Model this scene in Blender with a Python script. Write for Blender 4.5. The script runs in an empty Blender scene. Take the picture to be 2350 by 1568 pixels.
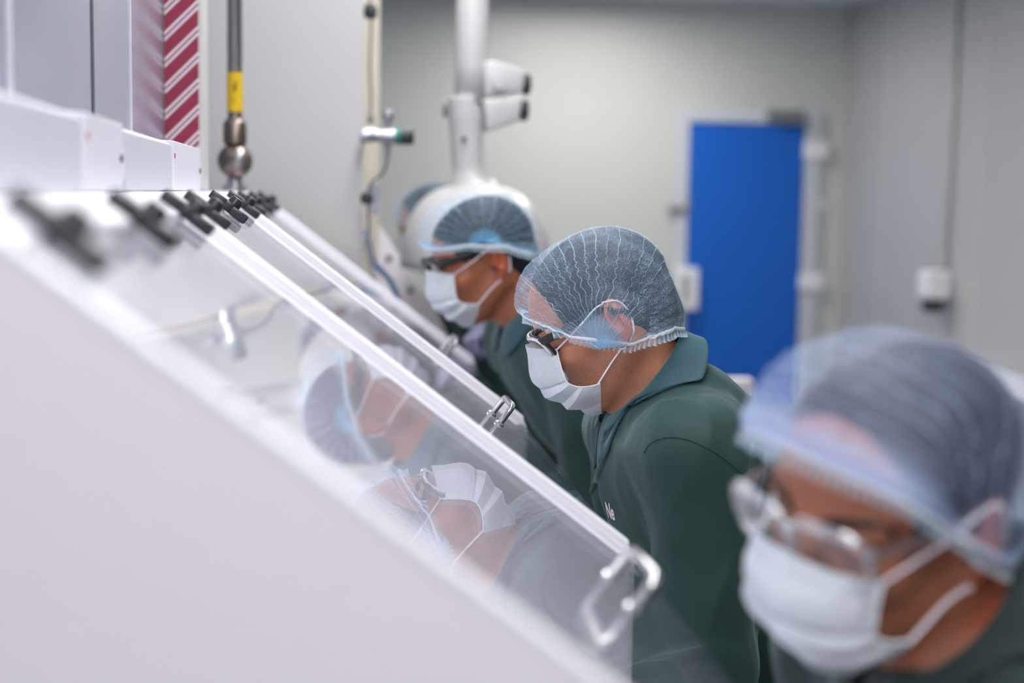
import bpy, bmesh, math, random
import numpy as np
from mathutils import Vector, Matrix

random.seed(7)
SC = bpy.context.scene
COL = SC.collection
PI = math.pi
V = lambda *a: np.array(a, dtype=float)

# ------------------------------------------------------------------ camera
W, H, F = 2350, 1568, 3264.0
CAM = V(0, 0, 1.5)
YAW, PITCH, ROLL = 7.25, 5.90, 0.9

def cam_axes():
    y, p, r = map(math.radians, (YAW, PITCH, ROLL))
    f = V(math.sin(y) * math.cos(p), math.cos(y) * math.cos(p), -math.sin(p))
    right = V(math.cos(y), -math.sin(y), 0)
    up = np.cross(right, f)
    R = right * math.cos(r) + up * math.sin(r)
    U = -right * math.sin(r) + up * math.cos(r)
    return f, R, U
CF, CR, CU = cam_axes()

def at(px, py, Y):
    """world point on the view ray of a photo pixel at row depth Y"""
    d = CF + CR * (px - W / 2) / F - CU * (py - H / 2) / F
    return CAM + d * (Y / d[1])

cd = bpy.data.cameras.new('camera')
cd.sensor_width = 36.0
cd.lens = F * 36.0 / W
cd.clip_start = 0.02
cd.dof.use_dof = True
cd.dof.focus_distance = 1.97
cd.dof.aperture_fstop = 2.1
cam = bpy.data.objects.new('camera', cd)
COL.objects.link(cam)
M = Matrix(((CR[0], CU[0], -CF[0], CAM[0]), (CR[1], CU[1], -CF[1], CAM[1]), (CR[2], CU[2], -CF[2], CAM[2]), (0, 0, 0, 1)))
cam.matrix_world = M
SC.camera = cam
SC.view_settings.view_transform = 'Standard'
SC.view_settings.look = 'None'
SC.view_settings.gamma = 1.0
SC.view_settings.exposure = 0.0

# ------------------------------------------------------------------ materials
def srgb(r, g, b):
    f = lambda c: (c / 255 / 12.92) if c / 255 <= 0.04045 else ((c / 255 + 0.055) / 1.055) ** 2.4
    return (f(r), f(g), f(b), 1.0)

class NT:
    def __init__(s, name):
        s.m = bpy.data.materials.new(name); s.m.use_nodes = True
        s.t = s.m.node_tree; s.t.nodes.clear()
        s.out = s.t.nodes.new('ShaderNodeOutputMaterial')
    def n(s, typ, props=None, **ins):
        nd = s.t.nodes.new('ShaderNode' + typ)
        for k, v in (props or {}).items(): setattr(nd, k, v)
        for k, v in ins.items():
            key = int(k[1:]) if k[0] == 'i' and k[1:].isdigit() else k.replace('_', ' ')
            s.set(nd, key, v)
        return nd
    def set(s, nd, key, v):
        if isinstance(v, bpy.types.NodeSocket): s.t.links.new(v, nd.inputs[key])
        elif isinstance(v, bpy.types.Node): s.t.links.new(v.outputs[0], nd.inputs[key])
        else: nd.inputs[key].default_value = v
    def math(s, op, a, b=0.0, c=None, clamp=False):
        nd = s.n('Math', dict(operation=op, use_clamp=clamp), i0=a, i1=b)
        if c is not None: s.set(nd, 2, c)
        return nd
    def mix(s, fac, a, b):
        nd = s.n('Mix', dict(data_type='RGBA'))
        s.set(nd, 0, fac); s.set(nd, 6, a); s.set(nd, 7, b)
        return nd.outputs[2]
    def ramp(s, x, lo, hi, a=0.0, b=1.0, smooth=True):
        nd = s.n('MapRange', dict(interpolation_type='SMOOTHSTEP' if smooth else 'LINEAR'))
        for i, v in enumerate((x, lo, hi, a, b)): s.set(nd, i, v)
        return nd.outputs[0]
    def coord(s, which='Object'):
        return s.n('TexCoord').outputs[which]
    def noise(s, scale, detail=3.0, rough=0.55, dist=0.0, vec=None):
        nd = s.n('TexNoise', Scale=scale, Detail=detail, Roughness=rough, Distortion=dist)
        s.set(nd, 'Vector', vec if vec is not None else s.coord())
        return nd.outputs[0]
    def done(s, sh):
        s.t.links.new(sh.outputs[0], s.out.inputs[0]); return s.m

def plain(name, col, rough=0.5, metal=0.0, spec=0.5, var=0.04, vscale=6.0, bump=0.0, bscale=200.0, coat=0.0):
    """a Principled surface with slight mottling of its own colour"""
    t = NT(name)
    nz = t.noise(vscale, 4.0)
    c2 = tuple(min(1, x * (1 - var * 2)) for x in col[:3]) + (1,)
    c1 = tuple(min(1, x * (1 + var)) for x in col[:3]) + (1,)
    colr = t.mix(nz, c2, c1)
    b = t.n('BsdfPrincipled', Base_Color=colr, Roughness=rough, Metallic=metal)
    b.inputs['Specular IOR Level'].default_value = spec
    b.inputs['Coat Weight'].default_value = coat
    if bump:
        bn = t.n('Bump', Strength=bump, Distance=0.001, Height=t.noise(bscale, 2.0))
        t.set(b, 'Normal', bn)
    return t.done(b)

def emit(name, col, strength):
    t = NT(name); return t.done(t.n('Emission', Color=col, Strength=strength))

def acrylic(name, tint=(0.96, 0.975, 0.99, 1), f0=0.04, rough=0.0, gain=1.0, haze=0.0):
    """clear sheet: transparent with a Fresnel reflection on each face"""
    t = NT(name)
    g = t.n('NewGeometry')
    d = t.n('VectorMath', dict(operation='DOT_PRODUCT'), i0=g.outputs['Incoming'], i1=g.outputs['Normal'])
    ca = t.math('ABSOLUTE', d.outputs['Value'])
    p5 = t.math('POWER', t.math('SUBTRACT', 1.0, ca), 5.0)
    fr = t.math('MULTIPLY', t.math('MULTIPLY_ADD', p5, 1 - f0, f0), gain, clamp=True)
    tr = t.n('BsdfTransparent', Color=tint)
    gl = t.n('BsdfGlossy', Roughness=rough, Color=(1, 1, 1, 1))
    if haze:   # fine scratches and dust scatter a little light
        hz = t.math('MULTIPLY', t.ramp(t.noise(5, 4), .25, .8, .5, 1.3), haze)
        tr = t.n('MixShader', i0=hz, i1=tr, i2=t.n('BsdfDiffuse', Color=(.74, .82, .95, 1)))
    mx = t.n('MixShader', i0=fr, i1=tr, i2=gl)
    return t.done(mx)

# ------------------------------------------------------------------ object helpers
def tag(o, label=None, cat=None, group=None, kind=None):
    if label: o['label'] = label
    if cat: o['category'] = cat
    if group: o['group'] = group
    if kind: o['kind'] = kind
    return o

def empty(name, loc=(0, 0, 0), label=None, cat=None, group=None):
    o = bpy.data.objects.new(name, None); COL.objects.link(o)
    o.location = loc; o.empty_display_size = 0.05
    return tag(o, label, cat, group)

def link(name, me, mat, parent=None, smooth=None):
    o = bpy.data.objects.new(name, me); COL.objects.link(o)
    if mat: me.materials.append(mat)
    if smooth is not None:
        for p in me.polygons: p.use_smooth = smooth
    if parent is not None:
        o.parent = parent
        # vertices are given in world space: undo the parent's offset
        o.matrix_parent_inverse = parent_matrix(parent).inverted()
    return o

def parent_matrix(p):
    m = Matrix.LocRotScale(p.location, p.rotation_euler, p.scale)
    if p.parent is not None:
        m = parent_matrix(p.parent) @ p.matrix_parent_inverse @ m
    return m

class MB:
    """collects shapes in world space and links them as one mesh object"""
    def __init__(s): s.bm = bmesh.new()
    def box(s, lo, hi, bevel=0.0, seg=2, rot=None, piv=None):
        lo, hi = V(*lo), V(*hi); c = (lo + hi) / 2; d = hi - lo
        r = bmesh.ops.create_cube(s.bm, size=1.0)
        vs = r['verts']
        for v in vs: v.co = Vector((c[0] + v.co.x * d[0], c[1] + v.co.y * d[1], c[2] + v.co.z * d[2]))
        if bevel:
            es = list({e for v in vs for e in v.link_edges})
            q = bmesh.ops.bevel(s.bm, geom=es, offset=bevel, segments=seg, profile=0.5, affect='EDGES')
            vs = list({v for f in q['faces'] for v in f.verts} | {v for v in vs if v.is_valid})
        if rot is not None:
            bmesh.ops.rotate(s.bm, verts=vs, cent=Vector(piv if piv is not None else c), matrix=rot)
        return s
    def prism(s, pts, axis, a, b, bevel=0.0, seg=2):
        """extrude a polygon; axis 1: pts are (x,z) extruded from y=a to y=b, axis 0: (y,z), axis 2: (x,y)"""
        def mk(p, t):
            if axis == 1: return (p[0], t, p[1])
            if axis == 0: return (t, p[0], p[1])
            return (p[0], p[1], t)
        A = [s.bm.verts.new(mk(p, a)) for p in pts]; B = [s.bm.verts.new(mk(p, b)) for p in pts]
        n = len(pts); fs = [s.bm.faces.new(A), s.bm.faces.new(B[::-1])]
        for i in range(n): fs.append(s.bm.faces.new((A[i], B[i], B[(i + 1) % n], A[(i + 1) % n])))
        bmesh.ops.recalc_face_normals(s.bm, faces=fs)
        if bevel:
            es = list({e for f in fs for e in f.edges})
            bmesh.ops.bevel(s.bm, geom=es, offset=bevel, segments=seg, profile=0.5, affect='EDGES')
        return s
    def tube(s, path, r, n=12, caps=True, flat=1.0, closed=False, nrm=None):
        P = np.array(path, float); m = len(P)
        R = np.full(m, r) if np.isscalar(r) else np.array(r, float)
        T = np.gradient(P, axis=0) if not closed else (np.roll(P, -1, 0) - np.roll(P, 1, 0))
        T /= np.linalg.norm(T, axis=1)[:, None] + 1e-12
        ref = V(0, 0, 1) if abs(T[0][2]) < 0.9 else V(1, 0, 0)
        if nrm is not None: ref = V(*nrm)
        u = np.cross(T[0], ref); u /= np.linalg.norm(u)
        rings = []
        for i in range(m):
            u = u - T[i] * (u @ T[i]); u /= np.linalg.norm(u) + 1e-12
            w = np.cross(T[i], u)
            rings.append([s.bm.verts.new(P[i] + R[i] * (u * math.cos(2 * PI * k / n) + w * flat * math.sin(2 * PI * k / n))) for k in range(n)])
        for i in range(m - (0 if closed else 1)):
            a, b = rings[i], rings[(i + 1) % m]
            for k in range(n): s.bm.faces.new((a[k], a[(k + 1) % n], b[(k + 1) % n], b[k]))
        if caps and not closed:
            s.bm.faces.new(rings[0][::-1]); s.bm.faces.new(rings[-1])
        return s
    def lathe(s, prof, base, axis=(0, 0, 1), n=32):
        """prof: list of (radius, height along axis)"""
        ax = V(*axis); ax = ax / np.linalg.norm(ax)
        ref = V(1, 0, 0) if abs(ax[0]) < 0.9 else V(0, 1, 0)
        u = np.cross(ax, ref); u /= np.linalg.norm(u); w = np.cross(ax, u)
        base = V(*base); rings = []
        for r, h in prof:
            if r < 1e-6: rings.append([s.bm.verts.new(base + ax * h)])
            else: rings.append([s.bm.verts.new(base + ax * h + r * (u * math.cos(2 * PI * k / n) + w * math.sin(2 * PI * k / n))) for k in range(n)])
        for a, b in zip(rings[:-1], rings[1:]):
            for k in range(n):
                l = (k + 1) % n
                if len(a) == 1 and len(b) == 1: continue
                if len(a) == 1: s.bm.faces.new((a[0], b[l], b[k]))
                elif len(b) == 1: s.bm.faces.new((a[k], a[l], b[0]))
                else: s.bm.faces.new((a[k], a[l], b[l], b[k]))
        return s
    def grid(s, P, closed_u=False):
        """P: array (nu, nv, 3)"""
        nu, nv = P.shape[:2]
        vs = [[s.bm.verts.new(P[i, j]) for j in range(nv)] for i in range(nu)]
        for i in range(nu - (0 if closed_u else 1)):
            for j in range(nv - 1):
                k = (i + 1) % nu
                s.bm.faces.new((vs[i][j], vs[k][j], vs[k][j + 1], vs[i][j + 1]))
        return s
    def build(s, name, mat, parent=None, smooth=False, angle=None):
        bmesh.ops.recalc_face_normals(s.bm, faces=s.bm.faces[:])
        me = bpy.data.meshes.new(name); s.bm.to_mesh(me); s.bm.free()
        o = link(name, me, mat, parent, smooth=(smooth or angle is not None))
        if angle is not None:
            try: me.set_sharp_from_angle(angle=math.radians(angle))
            except Exception: pass
        return o

def struct(o, ): 
    o['kind'] = 'structure'; return o

def grid_mesh(name, P, mat, parent, uv=None, thick=0.0, smooth=True, offset=0.0):
    """a sheet from a grid of points, with its own (u, v) map"""
    nu, nv = P.shape[:2]
    me = bpy.data.meshes.new(name)
    idx = np.arange(nu * nv).reshape(nu, nv)
    q = np.stack([idx[:-1, :-1], idx[1:, :-1], idx[1:, 1:], idx[:-1, 1:]], -1).reshape(-1, 4)
    me.from_pydata(P.reshape(-1, 3).tolist(), [], q.tolist())
    if uv is not None:
        l = me.uv_layers.new(name='UVMap')
        lv = np.zeros(len(me.loops), dtype=np.int32); me.loops.foreach_get('vertex_index', lv)
        l.data.foreach_set('uv', uv.reshape(-1, 2)[lv].astype(np.float32).ravel())
    o = link(name, me, mat, parent, smooth)
    if thick:
        md = o.modifiers.new('thickness', 'SOLIDIFY'); md.thickness = thick; md.offset = offset
    return o

def catmull(pts, n):
    """smooth curve through points, n samples"""
    P = np.array(pts, float); m = len(P)
    d = np.concatenate([[0], np.cumsum(np.linalg.norm(np.diff(P, axis=0), axis=1) ** 0.5)])
    t = np.linspace(0, d[-1], n); out = np.zeros((n, P.shape[1]))
    T = np.zeros_like(P)
    for i in range(m):
        a, b = max(i - 1, 0), min(i + 1, m - 1)
        T[i] = (P[b] - P[a]) / (d[b] - d[a])
    for k, x in enumerate(t):
        i = min(max(np.searchsorted(d, x) - 1, 0), m - 2)
        h = d[i + 1] - d[i]; s = (x - d[i]) / h
        out[k] = ((2 * s**3 - 3 * s**2 + 1) * P[i] + (s**3 - 2 * s**2 + s) * h * T[i]
                  + (-2 * s**3 + 3 * s**2) * P[i + 1] + (s**3 - s**2) * h * T[i + 1])
    return out

# ------------------------------------------------------------------ distance fields
_tab = np.random.RandomState(3).rand(32, 32, 32)
def vnoise(P):
    i = np.floor(P).astype(int); f = P - i; f = f * f * (3 - 2 * f)
    i0, i1 = i & 31, (i + 1) & 31
    r = 0
    for a in (0, 1):
        for b in (0, 1):
            for c in (0, 1):
                w = (f[:, 0] if a else 1 - f[:, 0]) * (f[:, 1] if b else 1 - f[:, 1]) * (f[:, 2] if c else 1 - f[:, 2])
                r = r + w * _tab[(i1 if a else i0)[:, 0], (i1 if b else i0)[:, 1], (i1 if c else i0)[:, 2]]
    return r

def smin(a, b, k):
    if k <= 0: return np.minimum(a, b)
    h = np.clip(0.5 + 0.5 * (b - a) / k, 0, 1)
    return b * (1 - h) + a * h - k * h * (1 - h)

class Field:
    """a list of rounded shapes blended smoothly; mode + adds, - carves"""
    def __init__(s): s.p = []
    def cap(s, a, b, ra, rb=None, k=0.01, m='+'):
        s.p.append((m, k, 'c', V(*a), V(*b), ra, ra if rb is None else rb)); return s
    def ell(s, c, r, R=None, k=0.01, m='+'):
        s.p.append((m, k, 'e', V(*c), V(*r), np.eye(3) if R is None else R, 0)); return s
    def stretch(s, kx):
        """lengthen along x"""
        q = Field(); S = V(kx, 1, 1)
        for m, k, t, a, b, c, d in s.p:
            if t == 'c': q.p.append((m, k, t, a * S, b * S, c, d))
            else: q.p.append((m, k, t, a * S, b * S if np.allclose(c, np.eye(3)) else b, c, d))
        return q
    def bake(s, R, o, sc=1.0):
        """rotate/translate every shape from local to world"""
        q = Field()
        for m, k, t, a, b, c, d in s.p:
            if t == 'c': q.p.append((m, k * sc, t, o + R @ (a * sc), o + R @ (b * sc), c * sc, d * sc))
            else: q.p.append((m, k * sc, t, o + R @ (a * sc), b * sc, c @ R.T, 0))
        return q
    act = None
    def __call__(s, P):
        d = None
        for m, k, t, a, b, c, e in (s.p if s.act is None else s.act):
            if d is None and m == '-': continue
            if t == 'c':
                ab = b - a; q = P - a
                h = np.clip((q @ ab) / (ab @ ab + 1e-12), 0, 1)
                q = q - h[:, None] * ab
                x = np.sqrt(np.einsum('ij,ij->i', q, q)) - (c + (e - c) * h)
            else:
                q = ((P - a) @ c.T) / b
                k0 = np.sqrt(np.einsum('ij,ij->i', q, q)); q = q / b; k1 = np.sqrt(np.einsum('ij,ij->i', q, q))
                x = np.where(k1 > 1e-9, k0 * (k0 - 1) / (k1 + 1e-9), -b.min())
            if d is None: d = x
            elif m == '+': d = smin(d, x, k)
            else: d = -smin(-d, x, k)
        return np.full(len(P), 1.0) if d is None else d
    def focus(s, c, r):
        """keep only the shapes that matter within r of c (None: all)"""
        if c is None: s.act = None; return
        s.act = []
        for q in s.p:
            m, k, t, a, b, cc, e = q
            if t == 'c': o, R = (a + b) / 2, np.linalg.norm(b - a) / 2 + max(cc, e)
            else: o, R = a, b.max()
            if np.linalg.norm(o - c) - R < r + .05 + k: s.act.append(q)

def grouped(flds, P, fn, cell=.10, extra=0.0):
    """run fn on neighbouring points together, so that far shapes can be skipped"""
    key = np.floor(P / cell).astype(np.int64); key = (key[:, 0] * 1000003 + key[:, 1]) * 1000003 + key[:, 2]
    order = np.argsort(key, kind='stable'); ks = key[order]
    cuts = np.flatnonzero(np.diff(ks)) + 1
    for idx in np.split(order, cuts):
        q = P[idx]; c = (q.min(0) + q.max(0)) / 2; r = np.linalg.norm(q.max(0) - q.min(0)) / 2 + extra
        for f in flds: f.focus(c, r)
        fn(idx)
    for f in flds: f.focus(None, 0)

def axis_coords(lo, hi, h, fine=()):
    """grid lines from lo to hi, spacing h, finer inside the (a, b, step) ranges"""
    x, out = lo, []
    while x < hi + h:
        out.append(x)
        x += min([h] + [g for a, b, g in fine if a - h <= x < b])
    return np.array(out)

def nets(f, X, Y, Z, project=2, flds=None):
    """surface of f=0 on a rectilinear grid (naive surface nets), blocks away from the surface skipped"""
    B = 8; flds = flds if flds is not None else [f]
    pad = lambda A: np.concatenate([A, A[-1] + (np.arange((-(len(A) - 1)) % B) + 1) * (A[-1] - A[-2])])
    X, Y, Z = pad(X), pad(Y), pad(Z)
    nx, ny, nz = len(X), len(Y), len(Z)
    bx, by, bz = (nx - 1) // B, (ny - 1) // B, (nz - 1) // B
    cx = (X[0:-1:B] + X[B::B]) / 2; cy = (Y[0:-1:B] + Y[B::B]) / 2; cz = (Z[0:-1:B] + Z[B::B]) / 2
    hx = (X[B::B] - X[0:-1:B]) / 2; hy = (Y[B::B] - Y[0:-1:B]) / 2; hz = (Z[B::B] - Z[0:-1:B]) / 2
    G = np.stack(np.meshgrid(cx, cy, cz, indexing='ij'), -1).reshape(-1, 3)
    dc = f(G)
    hd = np.sqrt(hx[:, None, None]**2 + hy[None, :, None]**2 + hz[None, None, :]**2).ravel()
    keep = np.abs(dc) < hd * 1.5 + 0.012
    S = np.sign(dc).reshape(bx, by, bz)
    j = lambda n, b: np.minimum(np.arange(n) // B, b - 1)
    D = S[np.ix_(j(nx, bx), j(ny, by), j(nz, bz))].astype(np.float32)
    ks = np.argwhere(keep.reshape(bx, by, bz))
    r = np.arange(B + 1)
    def fill(idx):
        k = ks[idx] * B
        ix = k[:, 0, None] + r; iy = k[:, 1, None] + r; iz = k[:, 2, None] + r
        IX = np.broadcast_to(ix[:, :, None, None], (len(k), B + 1, B + 1, B + 1))
        IY = np.broadcast_to(iy[:, None, :, None], IX.shape); IZ = np.broadcast_to(iz[:, None, None, :], IX.shape)
        P = np.stack([X[IX], Y[IY], Z[IZ]], -1).reshape(-1, 3)
        D[IX, IY, IZ] = f(P).reshape(IX.shape)
    kc = np.stack([cx[ks[:, 0]], cy[ks[:, 1]], cz[ks[:, 2]]], -1)
    grouped(flds, kc, fill, extra=max(hx.max(), hy.max(), hz.max()) * 1.8)
    I = D < 0
    cs = I[:-1, :-1, :-1].astype(np.int8)
    for a in (0, 1):
        for b in (0, 1):
            for c in (0, 1):
                if a or b or c: cs = cs + I[a:nx - 1 + a, b:ny - 1 + b, c:nz - 1 + c]
    act = np.argwhere((cs > 0) & (cs < 8))
    del cs
    vid = np.full((nx - 1, ny - 1, nz - 1), -1, np.int32)
    vid[act[:, 0], act[:, 1], act[:, 2]] = np.arange(len(act))
    acc = np.zeros((len(act), 3)); cnt = np.zeros(len(act))
    corners = [(a, b, c) for a in (0, 1) for b in (0, 1) for c in (0, 1)]
    for p in range(8):
        for q in range(p + 1, 8):
            A, Bq = corners[p], corners[q]
            if sum(abs(A[i] - Bq[i]) for i in range(3)) != 1: continue
            ia, ib = act + A, act + Bq
            da = D[ia[:, 0], ia[:, 1], ia[:, 2]]; db = D[ib[:, 0], ib[:, 1], ib[:, 2]]
            mk = (da < 0) != (db < 0)
            t = np.where(mk, da / np.where(mk, da - db, 1), 0)[:, None]
            pa = np.stack([X[ia[:, 0]], Y[ia[:, 1]], Z[ia[:, 2]]], -1); pb = np.stack([X[ib[:, 0]], Y[ib[:, 1]], Z[ib[:, 2]]], -1)
            acc += np.where(mk[:, None], pa + (pb - pa) * t, 0); cnt += mk
    Vt = acc / np.maximum(cnt, 1)[:, None]
    F_ = []
    for ax in range(3):
        sl = [slice(None)] * 3; sh = [slice(None)] * 3
        sl[ax] = slice(0, -1); sh[ax] = slice(1, None)
        e = np.argwhere(I[tuple(sl)] != I[tuple(sh)])
        o1, o2 = [(1, 2), (2, 0), (0, 1)][ax]
        ok = (e[:, o1] > 0) & (e[:, o2] > 0) & (e[:, o1] < vid.shape[o1]) & (e[:, o2] < vid.shape[o2])
        e = e[ok]
        def g(d1, d2):
            q = e.copy(); q[:, o1] -= d1; q[:, o2] -= d2
            return vid[q[:, 0], q[:, 1], q[:, 2]]
        quad = np.stack([g(1, 1), g(0, 1), g(0, 0), g(1, 0)], -1)
        inside = I[e[:, 0], e[:, 1], e[:, 2]]
        quad[~inside] = quad[~inside][:, ::-1]
        F_.append(quad[(quad >= 0).all(1)])
    Fc = np.concatenate(F_)
    for _ in range(project): Vt = snap(f, Vt, flds=flds)
    return Vt, Fc

def grad(f, P, e=0.0008):
    g = np.stack([f(P + V(e, 0, 0)) - f(P - V(e, 0, 0)), f(P + V(0, e, 0)) - f(P - V(0, e, 0)), f(P + V(0, 0, e)) - f(P - V(0, 0, e))], -1)
    return g / (2 * e)

def snap(f, P, off=0.0, limit=0.004, flds=None):
    out = P.copy()
    def go(i):
        g = grad(f, P[i]); n2 = (g * g).sum(1) + 1e-6
        st = np.clip((off - f(P[i])) / n2, -limit, limit)
        out[i] = P[i] + g * st[:, None]
    grouped(flds if flds is not None else ([f] if isinstance(f, Field) else []), P, go)
    return out

def push_out(f, P, off, it=4, flds=None):
    """move points that lie closer than off to the surface out to that distance"""
    P = P.copy()
    def go(i):
        q = P[i]; of = off[i] if np.ndim(off) else np.full(len(q), off)
        for _ in range(it):
            k = np.flatnonzero(f(q) < of)
            if not len(k): break
            d = f(q[k]); g = grad(f, q[k]); g /= np.linalg.norm(g, axis=1)[:, None] + 1e-9
            q[k] += g * (of[k] - d)[:, None]
        P[i] = q
    grouped(flds if flds is not None else ([f] if isinstance(f, Field) else []), P.copy(), go)
    return P

def cast(f, o, d, n=60, far=1.0):
    """march from points o along d to the surface f=0"""
    o = np.array(o, float); d = np.array(d, float); d /= np.linalg.norm(d)
    t = np.zeros(len(o))
    for _ in range(n):
        t += np.clip(f(o + d * t[:, None]), -0.02, 0.05) * 0.8
    return o + d * t[:, None]

def mesh_np(name, Vt, Fc, mat, parent=None, smooth=True):
    me = bpy.data.meshes.new(name)
    me.vertices.add(len(Vt)); me.vertices.foreach_set('co', Vt.astype(np.float32).ravel())
    n = Fc.shape[1]
    me.loops.add(len(Fc) * n); me.loops.foreach_set('vertex_index', Fc.astype(np.int32).ravel())
    me.polygons.add(len(Fc)); me.polygons.foreach_set('loop_start', np.arange(0, len(Fc) * n, n, dtype=np.int32))
    try: me.polygons.foreach_set('loop_total', np.full(len(Fc), n, dtype=np.int32))
    except Exception: pass
    me.update(calc_edges=True); me.validate()
    return link(name, me, mat, parent, smooth)

def attr(o, name, vals):
    a = o.data.attributes.new(name, 'FLOAT', 'POINT')
    a.data.foreach_set('value', np.asarray(vals, np.float32))
# ------------------------------------------------------------------ people: shared shapes
def rot_head(az, pitch, roll=0.0):
    a, p, r = map(math.radians, (az, pitch, roll))
    f = V(math.cos(a) * math.cos(p), math.sin(a) * math.cos(p), -math.sin(p))
    l = V(-math.sin(a), math.cos(a), 0); u = np.cross(f, l)
    l2 = l * math.cos(r) + u * math.sin(r); u2 = -l * math.sin(r) + u * math.cos(r)
    return np.stack([f, l2, u2], 1)

def Rz(a): a = math.radians(a); return np.array([[math.cos(a), -math.sin(a), 0], [math.sin(a), math.cos(a), 0], [0, 0, 1.0]])

def skull():
    f = Field()
    f.ell((-.006, 0, .037), (.098, .075, .085))
    f.ell((.026, 0, .045), (.070, .064, .058), k=.02)
    return f

def head():
    f = skull()
    f.ell((.036, 0, -.025), (.056, .058, .080), k=.02)
    for s in (1, -1):
        f.ell((.064, s * .040, -.014), (.021, .020, .018), k=.02)
        f.cap((-.002, s * .053, -.042), (.064, s * .018, -.093), .021, .016, k=.02)
        f.cap((.093, s * .011, .026), (.079, s * .048, .029), .009, .008, k=.012)
    f.ell((.078, 0, -.096), (.017, .022, .016), k=.015)
    f.ell((.045, 0, -.070), (.043, .042, .040), k=.02)
    f.cap((.094, 0, .020), (.115, 0, -.022), .007, .011, k=.012)
    f.ell((.116, 0, -.027), (.012, .012, .010), k=.008)
    for s in (1, -1):
        f.ell((.104, s * .014, -.030), (.011, .007, .008), k=.006)
        f.ell((.109, s * .006, -.038), (.005, .0035, .004), k=.002, m='-')
        f.ell((.098, s * .034, .006), (.015, .019, .011), k=.012, m='-')
        f.ell((.0765, s * .033, .006), (.0135, .0145, .0125), k=.004)
        f.cap((.0895, s * .021, .0035), (.0835, s * .046, .002), .0022, k=.002, m='-')
    f.cap((.097, 0, -.060), (.088, .021, -.066), .0065, .003, k=.006)
    f.cap((.097, 0, -.060), (.088, -.021, -.066), .0065, .003, k=.006)
    f.cap((.095, 0, -.071), (.086, .018, -.069), .0065, .003, k=.005)
    f.cap((.095, 0, -.071), (.086, -.018, -.069), .0065, .003, k=.005)
    f.cap((.100, .018, -.0655), (.100, -.018, -.0655), .0016, k=.003, m='-')
    for s in (1, -1):
        R = Rz(-s * 24)
        f.ell((-.012, s * .079, .002), (.018, .0075, .031), R=R, k=.006)
        f.ell((-.008, s * .0865, .006), (.010, .006, .019), R=R, k=.003, m='-')
        f.cap((-.014, s * .083, .018), (-.017, s * .084, -.008), .003, .0025, k=.004)
        f.ell((-.003, s * .076, -.029), (.008, .006, .009), k=.006)
        f.ell((.004, s * .076, .0), (.006, .006, .008), k=.004)
    return f

def finger(f, base, d, n, lens, rad, curl, k=.004):
    """a chain of three bones: direction d bends towards palm normal n by curl degrees at each knuckle"""
    p = V(*base); ax = np.cross(d, n); ax = ax / np.linalg.norm(ax); a = 0
    for i, L in enumerate(lens):
        a += math.radians(curl[i])
        dd = d * math.cos(a) + n * math.sin(a)
        q = p + dd * L
        f.cap(p, q, rad * (1 - .09 * i), rad * (1 - .09 * (i + 1)), k=k); p = q
    return p

def hand(f, wrist, d, n, side, curl=(25, 35, 25), sc=1.0):
    """palm with four fingers and a thumb; n is the palm side normal, side +1 left hand / -1 right"""
    d = d / np.linalg.norm(d); n = n - d * (n @ d); n = n / np.linalg.norm(n)
    t = np.cross(n, d) * side      # towards the thumb
    for i, (o, L) in enumerate(((.027, .080), (.009, .086), (-.009, .082), (-.026, .072))):
        f.cap(wrist + t * o * .5, wrist + d * L * sc + t * o * sc, .0135, .0115, k=.012)
    spec = ((.029, .083, (.042, .025, .020)), (.0095, .090, (.046, .029, .021)), (-.0105, .085, (.043, .027, .020)), (-.029, .074, (.033, .020, .018)))
    for i, (o, L, ls) in enumerate(spec):
        dd = d + t * (o * 1.6); dd = dd / np.linalg.norm(dd)
        finger(f, wrist + d * L * sc + t * o * sc, dd, n, [x * sc for x in ls], (.0087, .009, .0087, .0077)[i] * sc, [c + 3 * i for c in curl], k=.003)
    td = d * .72 + t * .62 + n * .30; td = td / np.linalg.norm(td)
    tn = -t * .7 + n * .5; tn = tn - td * (tn @ td); tn = tn / np.linalg.norm(tn)
    f.cap(wrist + d * .015 + t * .012, wrist + d * .034 + t * .030 + n * .008, .014, .0115, k=.012)
    finger(f, wrist + d * .030 + t * .028 + n * .008, td, tn, [.036 * sc, .030 * sc, .023 * sc], .0098, (4, 14, 20), k=.004)

def frame_from(u, fwd):
    u = u / np.linalg.norm(u); f = fwd - u * (fwd @ u); f = f / np.linalg.norm(f)
    return np.stack([f, np.cross(u, f), u])     # rows: forward, left, up   (world -> local)

SXH = 1.0
class Pose:
    pass

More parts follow.
